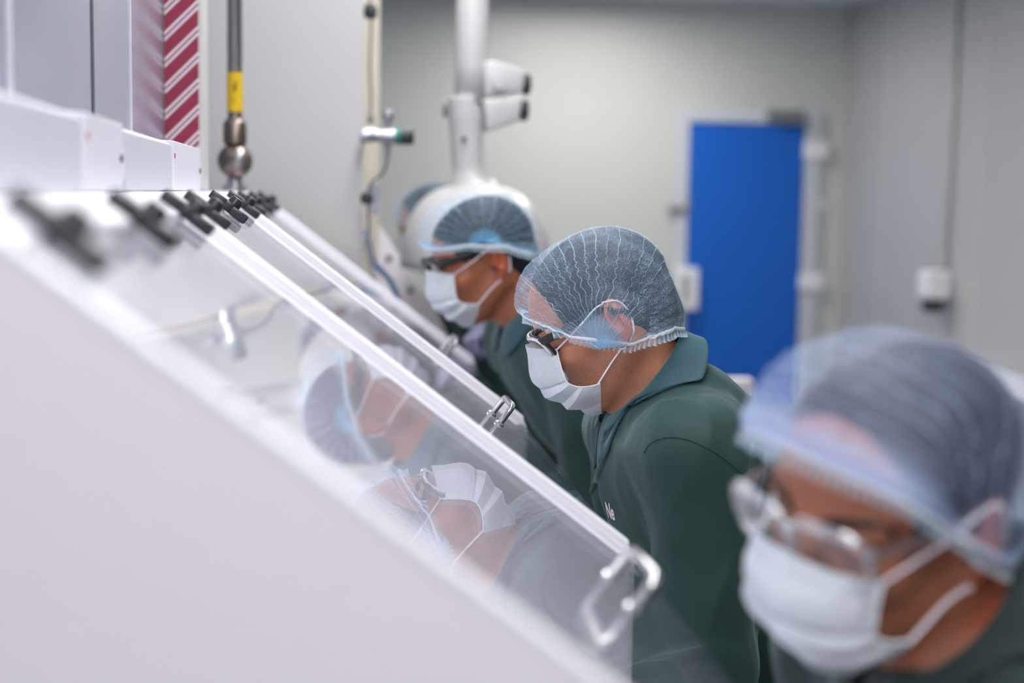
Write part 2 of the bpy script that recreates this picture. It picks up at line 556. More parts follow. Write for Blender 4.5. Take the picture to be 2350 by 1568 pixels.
def make_pose(Hd, Rh, az, sc=1.0, lean=.22, arms=None, torso=.55, nofs=None):
    """joints of a seated worker leaning towards the bench; Hd = point between the ears"""
    p = Pose(); a = math.radians(az)
    bf = V(math.cos(a), math.sin(a), 0); bl = V(-math.sin(a), math.cos(a), 0); up = V(0, 0, 1)
    p.bf, p.bl, p.up, p.H, p.R, p.sc = bf, bl, up, Hd, Rh, sc
    g = lambda f, l, u: Hd + (bf * f + bl * l + up * u) * sc
    o = nofs or (0, 0)
    p.N = g(-.062 + o[0], 0, -.108 + o[1])               # base of the neck
    p.ring = g(-.046 + o[0], 0, -.075 + o[1])            # collar fold ring centre
    p.ring_n = bf * .78 + up * .63; p.ring_f = bf * .63 - up * .78
    p.hip = p.N + bf * (-lean) * sc - up * math.sqrt(max(torso**2 - lean**2, .1)) * sc
    sp = p.N - p.hip; p.sp = sp / np.linalg.norm(sp)
    p.SL = p.N + bl * .165 * sc - bf * .030 * sc - up * .070 * sc
    p.SR = p.N - bl * .165 * sc - bf * .010 * sc - up * .075 * sc
    A = arms or {}; p.ankle = .264
    p.EL = A.get('EL', p.SL - up * .260 * sc - bf * .01 * sc + bl * .03)
    p.ER = A.get('ER', p.SR - up * .260 * sc - bf * .01 * sc - bl * .03)
    p.EL[2] = max(p.EL[2], .885); p.ER[2] = max(p.ER[2], .885)
    p.WL = A.get('WL', p.EL + bf * .235 * sc - bl * .06 - up * .035)
    p.WR = A.get('WR', p.ER + bf * .235 * sc + bl * .06 - up * .035)
    p.WL[2] = max(p.WL[2], .864); p.WR[2] = max(p.WR[2], .864)
    p.KL = p.hip + bf * .38 * sc + bl * .10; p.KR = p.hip + bf * .38 * sc - bl * .10
    p.KL[2] = p.KR[2] = min(p.hip[2] - .04, .645)
    return p

def torso_shapes(f, p, g, k=.05):
    """trunk, shoulders and upper limbs with a clearance g"""
    R = frame_from(p.sp, p.bf); s = p.sc
    L = np.linalg.norm(p.N - p.hip)
    pt = lambda t, fw=0.0: p.N - p.sp * t * L + R[0] * fw
    f.ell(pt(.36, .022), V(.112, .165, .185) * s + g, R=R, k=k)
    f.ell(pt(.66, .015), V(.105, .145, .16) * s + g, R=R, k=k)
    f.ell(pt(.95, .0), V(.115, .165, .13) * s + g, R=R, k=k)
    f.cap(p.SL - p.bl * .02, p.SR + p.bl * .02, .062 * s + g, k=k)
    f.cap(p.N - p.sp * .060 + p.bl * .03, p.SL - p.bl * .02 + p.up * .008, .040 * s + g, .053 * s + g, k=k * .6)
    f.cap(p.N - p.sp * .060 - p.bl * .03, p.SR + p.bl * .02 + p.up * .008, .040 * s + g, .053 * s + g, k=k * .6)

def arm_shapes(f, p, g, g2, k=.03, sleeves=True):
    s = p.sc
    for S, E, Wr in ((p.SL, p.EL, p.WL), (p.SR, p.ER, p.WR)):
        f.cap(S, E, .054 * s + g, .041 * s + g2, k=k)
        f.cap(E, Wr if not sleeves else E + (Wr - E) * .93, .041 * s + g2, .027 * s + g2 * .8, k=k * .6)

def body_field(p, curl=(25, 35, 25)):
    f = head().stretch(SXH).bake(p.R, p.H, p.sc)
    hl = lambda x, y, z: p.H + p.R @ (V(x, y, z) * p.sc)
    f.cap(hl(-.020, 0, -.030), p.N - p.sp * .02, .053 * p.sc, .058 * p.sc, k=.025)
    f.cap(hl(.030, 0, -.075), p.N + p.bf * .02 - p.sp * .01, .026 * p.sc, .040 * p.sc, k=.02)
    torso_shapes(f, p, 0.0)
    arm_shapes(f, p, 0.0, 0.0, sleeves=False)
    for S, E, Wr, sd in ((p.SL, p.EL, p.WL, 1), (p.SR, p.ER, p.WR, -1)):
        d = Wr - E; d = d / np.linalg.norm(d)
        n = getattr(p, 'palmL' if sd > 0 else 'palmR', V(0, 0, -1))
        hd = getattr(p, 'handdL' if sd > 0 else 'handdR', d)
        hand(f, Wr, hd, n, sd, curl=getattr(p, 'curlL' if sd > 0 else 'curlR', curl))
    for K, sd in ((p.KL, 1), (p.KR, -1)):
        hp = p.hip + p.bl * sd * .085 - p.up * .02
        an = V(K[0], K[1], p.ankle) - p.bf * .02
        f.cap(hp, K, .078, .056, k=.03)
        f.cap(K, an, .052, .036, k=.02)
        f.cap(an, an + p.bf * .15 - p.up * .048, .034, .026, k=.02)
    return f

def bounds(p, f_extra=.12):
    pts = np.array([p.H, p.N, p.hip, p.SL, p.SR, p.EL, p.ER, p.WL, p.WR, p.KL, p.KR])
    return pts.min(0) - .16, pts.max(0) + .16

HEADFIELD = head().stretch(SXH)
def cap_head():
    f = skull()
    f.ell((.036, 0, -.025), (.057, .060, .080), k=.02)
    for s in (1, -1):
        f.ell((-.012, s * .070, .000), (.036, .0225, .046), k=.012)
        f.cap((.02, s * .066, .0), (.03, s * .058, -.03), .014, k=.02)
    f.cap((-.02, 0, -.03), (-.010, 0, -.13), .052, .056, k=.02)
    return f
CAPFIELD = cap_head().stretch(SXH)
def build_person(p, name, label, mats, rng=0, head_h=.0026, body_h=.010, legs=True, group=None, shirt_h=.006, fold=.0075, curl=(25, 35, 25), base=None):
    f = body_field(p, curl)
    lo, hi = bounds(p); lo[2] = .10
    hi = hi + .03
    h0, h1 = p.H - .165 * p.sc, p.H + .165 * p.sc
    fine = [[(h0[i], h1[i], head_h)] for i in range(3)]
    for Wr, E, hd in ((p.WL, p.EL, getattr(p, 'handdL', None)), (p.WR, p.ER, getattr(p, 'handdR', None))):
        d = hd if hd is not None else (Wr - E) / np.linalg.norm(Wr - E)
        c = Wr + d * .08
        for i in range(3): fine[i].append((c[i] - .11, c[i] + .11, .0045))
    ax = [axis_coords(lo[i], hi[i], body_h, fine[i]) for i in range(3)]
    Vt, Fc = nets(f, *ax)
    body = mesh_np(name, Vt, Fc, mats['skin'])
    tag(body, label, 'person', group)
    L = (Vt - p.H) @ p.R / p.sc / V(SXH, 1, 1)
    isH = (np.abs(L) < .15).all(1)
    beard = np.clip((-.018 - L[:, 2]) / .03, 0, 1) * np.clip((L[:, 0] + .03) / .04, 0, 1) * isH
    attr(body, 'beard', beard)
    lip = np.exp(-(((L[:, 2] + .066) / .010) ** 2)) * np.exp(-((L[:, 1] / .022) ** 2)) * (L[:, 0] > .085)
    attr(body, 'lip', lip)
    # ears and cheeks are redder
    ear = np.clip((np.abs(L[:, 1]) - .074) / .008, 0, 1) * isH
    attr(body, 'ear', ear)
    p.f, p.body, p.Vt = f, body, Vt
    p.toW = lambda X: p.H + (np.asarray(X, float).reshape(-1, 3) * V(SXH, 1, 1) * p.sc) @ p.R.T
    p.hf = HEADFIELD.bake(p.R, p.H, p.sc)
    p.cf = CAPFIELD.bake(p.R, p.H, p.sc)
    # shirt
    s = Field()
    torso_shapes(s, p, .016)
    arm_shapes(s, p, .018, .020)
    ax_n = p.ring_n
    gl = lambda a, l, u: p.H + (p.bf * a + p.bl * l + p.up * u) * p.sc
    for l in (-.05, 0, .05): s.cap(gl(-.122, l, -.122), gl(-.185, l * 1.4, -.195), .056, .070, k=.04)
    s.cap(p.ring - ax_n * .040, p.ring + ax_n * .2, .068, .10, k=.010, m='-')
    for Wr, E in ((p.WL, p.EL), (p.WR, p.ER)):
        d = (Wr - E) / np.linalg.norm(Wr - E)
        s.cap(E + (Wr - E) * .97, Wr + d * .1, .034, .034, k=.004, m='-')
    B = frame_from(p.sp, p.bf)
    Kn = np.array([[9, 5, 3], [4, 9, 5], [5, 3, 10]], float)
    def sf(P):
        d = s(P)
        q = (P - p.N) @ B.T
        a = vnoise(q * V(13, 9, 5) + 11.3 + rng); b = vnoise(q @ Kn.T * 1.6 + 4.1 + rng * 3)
        c = vnoise(q * V(30, 22, 15) + 2.0)
        near = np.abs(d) < .03
        w = fold * ((1 - np.abs(2 * a - 1)) ** 1.3 * 1.5 + (1 - np.abs(2 * b - 1)) ** 1.3 * .9 + .45 * (c - .5) - .9)
        return d - np.where(near, w, 0)
    p.sf = sf; p.sflds = [s]
    pts = np.array([p.N, p.hip, p.SL, p.SR, p.EL, p.ER, p.WL, p.WR, p.ring])
    lo, hi = pts.min(0) - .20, pts.max(0) + .20
    lo[2] = max(lo[2], p.hip[2] - .17)
    Sv, Sf = nets(sf, *[axis_coords(lo[i], hi[i], shirt_h) for i in range(3)], project=1, flds=[s])
    shirt = mesh_np('shirt', Sv, Sf, mats['shirt'], body)
    p.shirt = shirt
    # trousers and shoes
    if legs:
        t = Field()
        t.ell(p.hip - p.up * .02, V(.125, .172, .10), R=frame_from(p.up, p.bf), k=.03)
        sh = Field()
        for K, sd in ((p.KL, 1), (p.KR, -1)):
            hp = p.hip + p.bl * sd * .085 - p.up * .02
            an = V(K[0], K[1], p.ankle) - p.bf * .02
            t.cap(hp, K, .090, .068, k=.03); t.cap(K, an + p.up * .03, .066, .056, k=.02)
            q = Field(); to = an + p.bf * .15 - p.up * .05
            q.cap(an, to, .042, .036, k=.02); q.cap(an - p.up * .04 - p.bf * .02, an - p.up * .01, .040, .042, k=.02)
            q.cap(an - p.up * .055 - p.bf * .03, to - p.up * .01, .036, .037, k=.01)
            q.cap(an - p.up * .57, an - p.up * .571, .5, k=.004, m='-')
            l2 = np.minimum(an, to) - .09; h2 = np.maximum(an, to) + .09
            a, b = nets(q, *[axis_coords(l2[i], h2[i], .008) for i in range(3)], project=1)
            mesh_np('shoe', a, b, mats['shoe'], body)
        pts = np.array([p.hip, p.KL, p.KR]); lo, hi = pts.min(0) - .2, pts.max(0) + .2; lo[2] = .20
        a, b = nets(t, *[axis_coords(lo[i], hi[i], .012) for i in range(3)], project=1)
        mesh_np('trousers', a, b, mats['trousers'], body)
    return p

# ---------------------------------------------------------------- hair, cap, mask, glasses, collar
def make_hair(p, mat, line=.0):
    f = skull().bake(p.R, p.H, p.sc)
    hl = lambda x, y, z: p.H + p.R @ (V(x, y, z) * p.sc)
    h = Field(); 
    base = Field(); base.ell((-.008, 0, .038), (.103, .0805, .090)); base.ell((.020, 0, .050), (.072, .068, .058), k=.02)
    base.ell((-.058, 0, -.02), (.046, .058, .055), k=.02)
    h = base.stretch(SXH).bake(p.R, p.H, p.sc)
    c = Field(); c.ell((.100, 0, .026 + line), (.056, .088, .086), k=.01); c.ell((.045, 0, -.075), (.075, .1, .072), k=.02)
    for s in (1, -1):
        c.ell((.006, s * .085, -.006), (.030, .022, .042), k=.01); c.ell((.050, s * .075, -.012), (.034, .03, .034), k=.01)
    c.cap((-.10, 0, -.115), (-.02, 0, -.10), .05, .06, k=.01)
    c = c.stretch(SXH).bake(p.R, p.H, p.sc)
    def hf(P):
        d = h(P); q = (P - p.H) @ p.R
        d = d - .0022 * (vnoise(q * V(60, 150, 150)) - .5) - .002 * (vnoise(q * 45 + 3) - .5)
        return -smin(-d, c(P), .006)
    lo, hi = p.H - .14, p.H + .14
    a, b = nets(hf, *[axis_coords(lo[i], hi[i], .0035) for i in range(3)], project=1, flds=[h, c])
    o = mesh_np('hair', a, b, mat, p.body)
    p.hairf = h
    return o

CAP_S = [(.101, .065), (.107, .076), (.104, .091), (.086, .110), (.053, .125), (.010, .130), (-.038, .122), (-.076, .096), (-.099, .055), (-.106, .012), (-.096, -.028), (-.077, -.053)]
def make_cap(p, mat, band_mat, S=CAP_S, G=(.030, .079, -.021), npl=24, puff=1.0, seed=0, nu=240, nv=140, band=True, ruffle=.013, asym=0.0):
    rs = np.random.RandomState(seed)
    S2 = catmull(S, nu); u = np.linspace(0, 1, nu); v = np.linspace(-1, 1, nv)
    Uu, Vv = np.meshgrid(u, v, indexing='ij')
    e = np.abs(Vv)
    c = (1 - e ** 2.5) ** (1 / 2.3)
    yW = G[1] * np.sign(Vv) * (1 - (1 - e) ** 1.75) ** (1 / 1.25)
    bul = 1 + .10 * np.sin(PI * np.clip(e, 0, 1)) * puff
    # the two edge meridians run straighter over the temples
    X = G[0] + (S2[:, 0][:, None] - G[0]) * c
    Z = G[2] + (S2[:, 1][:, None] - G[2]) * c
    Y = yW * np.where(e < .98, bul, 1)
    # broad random sag
    P = np.stack([X, Y, Z], -1)
    cen = V(0, 0, .03)
    N = P - cen; N = N / (np.linalg.norm(N, axis=-1, keepdims=True) + 1e-9)
    ph = u * npl
    jit = np.interp(u, np.linspace(0, 1, 40), rs.rand(40))
    zig = .5 * np.sin(e * 46 + 2 * jit[:, None] * 6) * np.clip((e - .5) / .25, 0, 1)
    saw = np.abs(((ph[:, None] + .16 * zig) % 1.0) - .5) * 2
    amp = (.0010 + .0042 * np.clip((e - .3) / .6, 0, 1) ** 1.2) * np.clip((1.02 - e) / .12, 0, 1)
    amp = amp * .9
    cr = np.sin(e * 60 + np.cumsum(jit)[:, None] * 2.1) * .0016 * np.clip((e - .45) / .4, 0, 1) * np.clip((1 - e) / .08, 0, 1)
    low = vnoise(np.stack([Uu * 9, Vv * 5, Uu * 0], -1).reshape(-1, 3) + seed * 3.7).reshape(Uu.shape) - .5
    P = P + N * (amp * (saw - .35) + cr + .006 * low * puff)[..., None]
    # hug at both edges
    Pw = p.toW(P.reshape(-1, 3))
    Pw = push_out(p.hairf, Pw, .0030, it=3)
    edge = np.minimum(Uu, 1 - Uu)
    Pw = push_out(p.cf, Pw, (.0032 + .0035 * np.clip(edge / .06, 0, 1)).ravel(), it=4)
    Pw = Pw.reshape(P.shape)
    uv = np.stack([Uu, (Vv + 1) / 2], -1)
    cap = grid_mesh('hair_cap', Pw, mat, p.body, uv=uv)
    if band:
        f_ = Pw[0]; b_ = Pw[-1][::-1]
        tf = Pw[0] - Pw[4]; tb = (Pw[-1] - Pw[-5])[::-1]
        lp = np.concatenate([f_[3:-3], b_[3:-3]]); tg = np.concatenate([tf[3:-3], tb[3:-3]])
        m = 900
        dd = np.concatenate([[0], np.cumsum(np.linalg.norm(np.diff(np.vstack([lp, lp[:1]]), axis=0), axis=1))])
        t = np.linspace(0, dd[-1], m)
        R_ = lambda A: np.stack([np.interp(t, dd, np.append(A[:, i], A[0, i])) for i in range(3)], -1)
        C = R_(lp); Tg = R_(tg); Tg /= np.linalg.norm(Tg, axis=1)[:, None] + 1e-9
        for _ in range(6): C = (C + np.roll(C, 1, 0) + np.roll(C, -1, 0)) / 3; Tg = (Tg + np.roll(Tg, 1, 0) + np.roll(Tg, -1, 0)) / 3
        C[-1] = C[0]; Tg[-1] = Tg[0]
        g = grad(p.cf, C); g /= np.linalg.norm(g, axis=1)[:, None] + 1e-9
        Tg = Tg - g * ((Tg * g).sum(1) * .9)[:, None]; Tg /= np.linalg.norm(Tg, axis=1)[:, None] + 1e-9
        waves = int(dd[-1] / .0072); th = t / dd[-1] * waves * 2 * PI
        rows = []
        prof = [(-.003, .0008), (-.0015, .0022), (.0015, .0022), (.003, .0008), (.0055, .0015), (.0085, .0020), (ruffle - .001, .0026), (ruffle, .0028)]
        for q, (a, off) in enumerate(prof):
            w = 0 if q < 4 else (q - 3) / 4
            rows.append(C + Tg * a + g * (off + w * .0021 * np.sin(th + .5 * q))[:, None])
        Q = np.stack(rows, 1)
        Q = push_out(p.hf, Q.reshape(-1, 3), .0012, it=3).reshape(Q.shape)
        uvb = np.stack(np.meshgrid(t / dd[-1] * waves, np.linspace(0, 1, len(prof)), indexing='ij'), -1)
        grid_mesh('elastic_band', Q, band_mat, cap, uv=uvb)
    return cap

MASK_C = [(.122, .024), (.128, .006), (.136, -.014), (.138, -.034), (.129, -.057), (.114, -.080), (.093, -.098), (.070, -.106)]
MASK_E = [(.084, .056, .004), (.089, .058, -.014), (.093, .0585, -.032), (.0935, .0585, -.045), (.086, .060, -.0555), (.075, .062, -.062), (.064, .0635, -.066), (.054, .065, -.068)]
def make_mask(p, mat, trim_mat, loop_mat, loops=True, C=MASK_C, E=MASK_E, drop=(0, 0, 0)):
    nr, nt = 120, 90
    Cc = catmull([(x, 0, z) for x, z in C], nr) + V(*drop); Ee = catmull(E, nr) + V(*drop)
    r = np.linspace(0, 1, nr); t = np.linspace(-1, 1, nt)
    e = np.abs(t)[None, :, None]
    # across: rounded from the centre line to the cheek edge
    fx = 1 - np.cos(np.clip(e, 0, 1) * PI / 2) ** 1.15; fy = np.sin(e * PI / 2) ** .92
    P = np.zeros((nr, nt, 3))
    P[..., 0] = (Cc[:, 0][:, None] + (Ee[:, 0] - Cc[:, 0])[:, None] * fx[..., 0])
    P[..., 2] = (Cc[:, 2][:, None] + (Ee[:, 2] - Cc[:, 2])[:, None] * (fx[..., 0] * .75 + .25 * e[..., 0]))
    P[..., 1] = Ee[:, 1][:, None] * fy[..., 0] * np.sign(t)[None, :]
    # nose wire: top edge pinched over the bridge
    n = np.zeros_like(P); n[..., 0] = 1; 
    gu = np.gradient(P, axis=0); gv = np.gradient(P, axis=1); n = np.cross(gu, gv); n /= np.linalg.norm(n, axis=-1, keepdims=True) + 1e-9
    if n[nr // 2, nt // 2, 0] < 0: n = -n
    # pleats fan out from the cheek edge
    fold = np.interp(r, [0, .10, .30, .45, .52, .66, .72, .86, 1], [0, 0, .001, -.0015, .0045, -.0010, .0045, .0, 0])
    P += n * (fold[:, None] * (1 - e[..., 0] ** 5))[..., None]
    cr = vnoise(np.stack(np.broadcast_arrays(r[:, None] * 14, t[None, :] * 7, 0.0), -1).reshape(-1, 3)).reshape(nr, nt) - .5
    P += n * (.0018 * cr)[..., None]
    Pw = push_out(p.hf, p.toW(P.reshape(-1, 3)), .0022, it=4)
    Pw = Pw.reshape(P.shape)
    uv = np.stack(np.broadcast_arrays(r[:, None], (t[None, :] + 1) / 2), -1)
    mk = grid_mesh('face_mask', Pw, mat, p.body, uv=uv)
    for s, j in ((1, -1), (-1, 0)):
        b = MB(); b.tube(Pw[:, j], .0019, n=6, flat=.6); b.build('edge_binding', trim_mat, mk, smooth=True)
        if loops:
            a = Pw[2, j]; c = Pw[-6, j]
            m1, m2 = p.toW([(.035, s * .079, .020)])[0], p.toW([(.020, s * .080, -.030)])[0]
            top, bot = p.toW([(.004, s * .0815, .030)])[0], p.toW([(.010, s * .080, -.020)])[0]
            back = p.toW([(-.024, s * .080, .020), (-.026, s * .079, -.012)])
            path = catmull([a, (a * .5 + m1 * .5), m1, top, back[0], back[1], p.toW([(-.002, s * .074, -.034)])[0], c * .35 + p.toW([(.010, s * .070, -.040)])[0] * .65, c], 90)
            path = push_out(p.hf, path, .0018, it=4)
            b = MB(); b.tube(path, .0019, n=8, flat=.7); b.build('ear_loop', loop_mat, mk, smooth=True)
    return mk

def rim_path(p, s, w=.026, h=.019, cx=.111, cy=.033, cz=.020, tilt=.010, wrap=.012, n=48):
    a = np.linspace(0, 2 * PI, n, endpoint=False)
    ex = 2 / 3.2
    y = np.sign(np.cos(a)) * np.abs(np.cos(a)) ** ex * w; z = np.sign(np.sin(a)) * np.abs(np.sin(a)) ** ex * h
    x = cx - wrap * ((y + w) / (2 * w)) ** 2 + tilt * (z / h) * .6
    return np.stack([x, s * (cy + y), cz + z], -1)

def make_glasses(p, rim_mat, temple_mat, lens_mat, style='full', rim_r=.0021, cz=.020, cx=.111, h=.019, temple_z=.027, w=.026, temple_r=.0055, back_mat=None):
    root_b = MB()
    rims = []
    for s in (1, -1):
        L = rim_path(p, s, cz=cz, cx=cx, h=h, w=w)
        rims.append(L)
        Wd = p.toW(L)
        if style == 'full': root_b.tube(Wd, rim_r, n=8, closed=True)
        else:
            n = len(Wd); up = list(range(0, n // 2 + 1))
            root_b.tube(Wd[up], rim_r, n=8, flat=1.6)
    br = p.toW(catmull([rims[0][len(rims[0]) // 2 - 3], (cx + .004, 0, cz + .010), rims[1][len(rims[1]) // 2 - 3]], 12))
    root_b.tube(br, rim_r, n=8)
    g = root_b.build('glasses', rim_mat, p.body, smooth=True)
    for s, L in ((1, rims[0]), (-1, rims[1])):
        Wd = p.toW(L); c = Wd.mean(0)
        if back_mat:
            b = MB(); b.tube(p.toW(L - V(.0042, 0, 0)), rim_r * 1.05, n=8, closed=True); b.build('inner_rim', back_mat, g, smooth=True)
        b = MB(); vs = [b.bm.verts.new(x) for x in Wd]; vc = b.bm.verts.new(c + (p.R @ V(.0015, 0, 0)))
        for i in range(len(vs)): b.bm.faces.new((vs[i], vs[(i + 1) % len(vs)], vc))
        b.build('lens', lens_mat, g, smooth=True)
        o = L[3]
        path = catmull([o, (o[0] - .010, s * .066, temple_z), (.060, s * .0745, temple_z), (.015, s * .0785, temple_z + .001), (-.012, s * .080, temple_z - .004), (-.028, s * .078, temple_z - .030)], 40)
        Pw = push_out(p.hf, p.toW(path), .003, it=4)
        b = MB()
        b.tube(Pw, .0016 if style == 'full' else .0019, n=10, flat=2.0, nrm=p.R @ V(0, 0, 1)) if False else b.tube(Pw, np.linspace(temple_r, temple_r * .6, 40), n=12, flat=.34, nrm=p.R @ V(0, 1, 0))
        b.build('temple', temple_mat, g, smooth=True)
    return g

def make_brows(p, mat):
    for s in (1, -1):
        L = catmull([(.100, s * .012, .029), (.095, s * .028, .035), (.083, s * .045, .033), (.074, s * .054, .026)], 24)
        Pw = snap(p.hf, p.toW(L), off=.001, limit=.02); Pw = snap(p.hf, Pw, off=.001, limit=.02)
        b = MB(); r = np.interp(np.linspace(0, 1, 24), [0, .2, .7, 1], [.003, .0042, .0034, .0010]); b.tube(Pw, r, n=8, flat=.45, nrm=p.R @ V(1, 0, 0))
        b.build('eyebrow', mat, p.body, smooth=True)
        L = catmull([(.0905, s * .020, .0035), (.0925, s * .033, .0015), (.0825, s * .047, .0015)], 20)
        Pw = snap(p.hf, p.toW(L), off=.0005, limit=.02)
        b = MB(); b.tube(Pw, .0016, n=6, flat=.8); b.build('eyelashes', mat, p.body, smooth=True)

def make_collar(p, mat, leaf=.029, tip=.082, open_=.30):
    """stand and fold-over leaf round the neck"""
    n = p.ring_n; e1 = p.ring_f; e2 = np.cross(n, e1)
    ph = np.linspace(-PI + open_, PI - open_, 80)          # 0 = nape, +-pi = throat
    prof = np.linspace(0, 1, 14)
    P = np.zeros((len(ph), len(prof) + 6, 3))
    for i, a in enumerate(ph):
        q = abs(a) / PI
        ra, rb = .074, .066
        out = -e1 * math.cos(a) + e2 * math.sin(a)
        c = p.ring + (-e1 * math.cos(a) * ra + e2 * math.sin(a) * rb)
        wv = .003 * math.sin(a * 5 + 1)
        L = leaf + .033 * min(1, q / .5) + (tip - leaf - .033) * max(0, (q - .55) / .45) ** 1.5
        for j in range(6):                          # inner stand going up
            t = j / 6
            P[i, j] = c - n * (.050 * (1 - t)) - out * (.002 - .001 * t)
        for j, t in enumerate(prof):                # fold and leaf
            dn = L * t;  o = .002 + .005 * math.sin(min(t * 3, 1) * PI / 2) + (.002 + .034 * math.sin(min(1, q / .5) * PI / 2) * (1 - .5 * max(0, q - .6) / .4)) * t + wv * t
            lift = .004 * math.sin(min(t * 4, 1) * PI) 
            fwd = e1 * (.012 * t * max(0, q - .6) * 2)
            P[i, 6 + j] = c + n * (lift - dn * .86) + out * o + fwd
    sh = P.shape
    Q = P.reshape(-1, 3)
    lm = np.zeros(sh[:2], bool); lm[:, 8:] = True
    Qs = push_out(p.sf, Q[lm.ravel()], .0055, it=4, flds=p.sflds); Q[lm.ravel()] = Qs
    Q3 = Q.reshape(sh)
    for _ in range(3):
        Q3[1:-1, 7:] = Q3[1:-1, 7:] * .5 + (Q3[:-2, 7:] + Q3[2:, 7:]) * .25
    return grid_mesh('collar', Q3, mat, p.shirt, thick=.0016, offset=0)

def ribbon_on(p, px, wd, mat, name, parent, off=.0012, n=60, f=None):
    """a narrow seam or strip laid on the shirt along the given photo polyline"""
    f = f or p.sf
    q = catmull(px, n)
    d = np.array([CF + CR * (x - W / 2) / F - CU * (y - H / 2) / F for x, y in q]); d /= np.linalg.norm(d, axis=1)[:, None]
    Y = getattr(p, 'castY', p.H[1]) - .45
    o = CAM + d * (Y / d[:, 1])[:, None]
    t = np.zeros(n)
    for _ in range(90): t += np.clip(f(o + d * t[:, None]), -.02, .03) * .7
    P = o + d * t[:, None]
    g = grad(f, P); g /= np.linalg.norm(g, axis=1)[:, None]
    ok = (np.abs(f(P)) < .004) & (np.abs(P[:, 1] - p.H[1]) < .35)
    j = np.flatnonzero(ok); P, g = P[j[0]:j[-1] + 1], g[j[0]:j[-1] + 1]
    bad = np.flatnonzero(~ok[j[0]:j[-1] + 1]); 
    if len(bad): P, g = P[:bad[0]], g[:bad[0]]
    T = np.gradient(P, axis=0); T /= np.linalg.norm(T, axis=1)[:, None]
    sd = np.cross(T, g); sd /= np.linalg.norm(sd, axis=1)[:, None]
    Q = np.stack([P - sd * wd / 2 + g * .0002, P - sd * wd / 4 + g * off, P + sd * wd / 4 + g * off, P + sd * wd / 2 + g * .0002], 1)
    return grid_mesh(name, Q, mat, parent), P, g
# ------------------------------------------------------------------ materials used in the room
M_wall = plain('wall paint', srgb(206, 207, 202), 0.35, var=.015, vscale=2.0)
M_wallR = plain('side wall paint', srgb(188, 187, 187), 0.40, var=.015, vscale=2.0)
M_panel = plain('grey steel panel', srgb(138, 141, 156), 0.16, var=.03, vscale=1.5)
M_part = plain('partition board', srgb(202, 200, 197), 0.45, var=.02, vscale=2.5)
M_beige = plain('beige trim paint', srgb(216, 208, 190), 0.5)
M_ceil = plain('ceiling tile', srgb(205, 215, 225), 0.7, var=.01)
M_floor = plain('vinyl floor', srgb(150, 155, 160), 0.3, var=.04)
M_white = plain('white enamel', srgb(240, 240, 243), 0.35, var=.008)
M_white2 = plain('white polypropylene', srgb(233, 228, 233), 0.45, var=.012, vscale=3)
M_cap_end = plain('white end cap', srgb(224, 223, 230), 0.45, var=.006)
M_unit = plain('white housing', srgb(203, 205, 212), 0.5, var=.01)
M_seam = plain('dark joint sealant', srgb(70, 75, 92), 0.6)
M_seamL = plain('pale joint bead', srgb(205, 208, 216), 0.4)
M_black = plain('black plastic', srgb(38, 38, 44), 0.35)
M_dark = plain('dark rubber', srgb(50, 56, 60), 0.5)
M_chrome = plain('polished chrome', (.70, .69, .70, 1), 0.13, metal=1.0, var=.01)
M_steel = plain('brushed steel', (.36, .335, .33, 1), 0.42, metal=1.0, var=.05)
M_bronze = plain('weathered valve steel', (.27, .215, .18, 1), 0.36, metal=1.0, var=.10, vscale=40)
M_yellow = plain('yellow pipe label', srgb(228, 190, 20), 0.45)
M_ink = plain('label ink', srgb(70, 62, 20), 0.6)
M_green = plain('green collar', srgb(0, 120, 100), 0.4)
M_blue = plain('blue hose', srgb(105, 148, 205), 0.35)
M_grey = plain('pale grey hose', srgb(178, 180, 190), 0.35)
M_cable = plain('grey cable', srgb(95, 95, 100), 0.5)
M_arm = plain('off white enamel', srgb(203, 202, 200), 0.35, var=.015)
M_door = plain('blue door laminate', srgb(0, 96, 198), 0.45, var=.03, vscale=1.5)
M_frame = plain('door frame paint', srgb(205, 208, 214), 0.4)
M_closer = plain('door closer metal', srgb(120, 122, 125), 0.4)
M_lcd = plain('grey display', srgb(150, 165, 158), 0.3)
M_led = emit('red indicator', (1, .12, .10, 1), 2.0)
M_red = plain('magenta seal', srgb(205, 40, 110), 0.5)
M_sash = acrylic('clear acrylic', (0.965, 0.978, 0.99, 1), gain=.85, haze=.045)
M_tap = plain('satin chrome', (.46, .46, .50, 1), .42, metal=1.0)
M_tab = plain('pale hinge tab', srgb(196, 204, 212), .3)
M_lamp = emit('lamp diffuser', (1.0, .985, .97, 1), 15.0); M_lampA = emit('lamp diffuser over the hoods', (.975, .97, 1.0, 1), 10.5); M_lampB = emit('lamp diffuser at the back', (1.0, .99, .96, 1), 9.0); M_fill = emit('added fill strip', (.98, .98, 1, 1), 5.0)  # the last emitter is for the glow added inside the hoods
M_seat = plain('grey upholstery', srgb(70, 74, 80), 0.8)
M_chair = plain('pale chair shell', srgb(214, 206, 212), 0.5)

def tape_material():
    t = NT('red striped tape')
    s = t.n('SeparateXYZ', i0=t.coord())
    q = t.math('SUBTRACT', s.outputs[2], t.math('MULTIPLY', s.outputs[0], 1.0))
    fr = t.math('FRACT', t.math('DIVIDE', q, .0462))
    w1 = t.math('MULTIPLY', t.math('GREATER_THAN', fr, .60), t.math('LESS_THAN', fr, .72))
    w2 = t.math('MULTIPLY', t.math('GREATER_THAN', fr, .84), t.math('LESS_THAN', fr, .96))
    w = t.math('ADD', w1, w2, clamp=True)
    red = t.mix(t.noise(60, 3), srgb(134, 26, 58), srgb(154, 44, 76))
    c = t.mix(w, red, srgb(232, 226, 232))
    return t.done(t.n('BsdfPrincipled', Base_Color=c, Roughness=.45))
M_tape = tape_material()

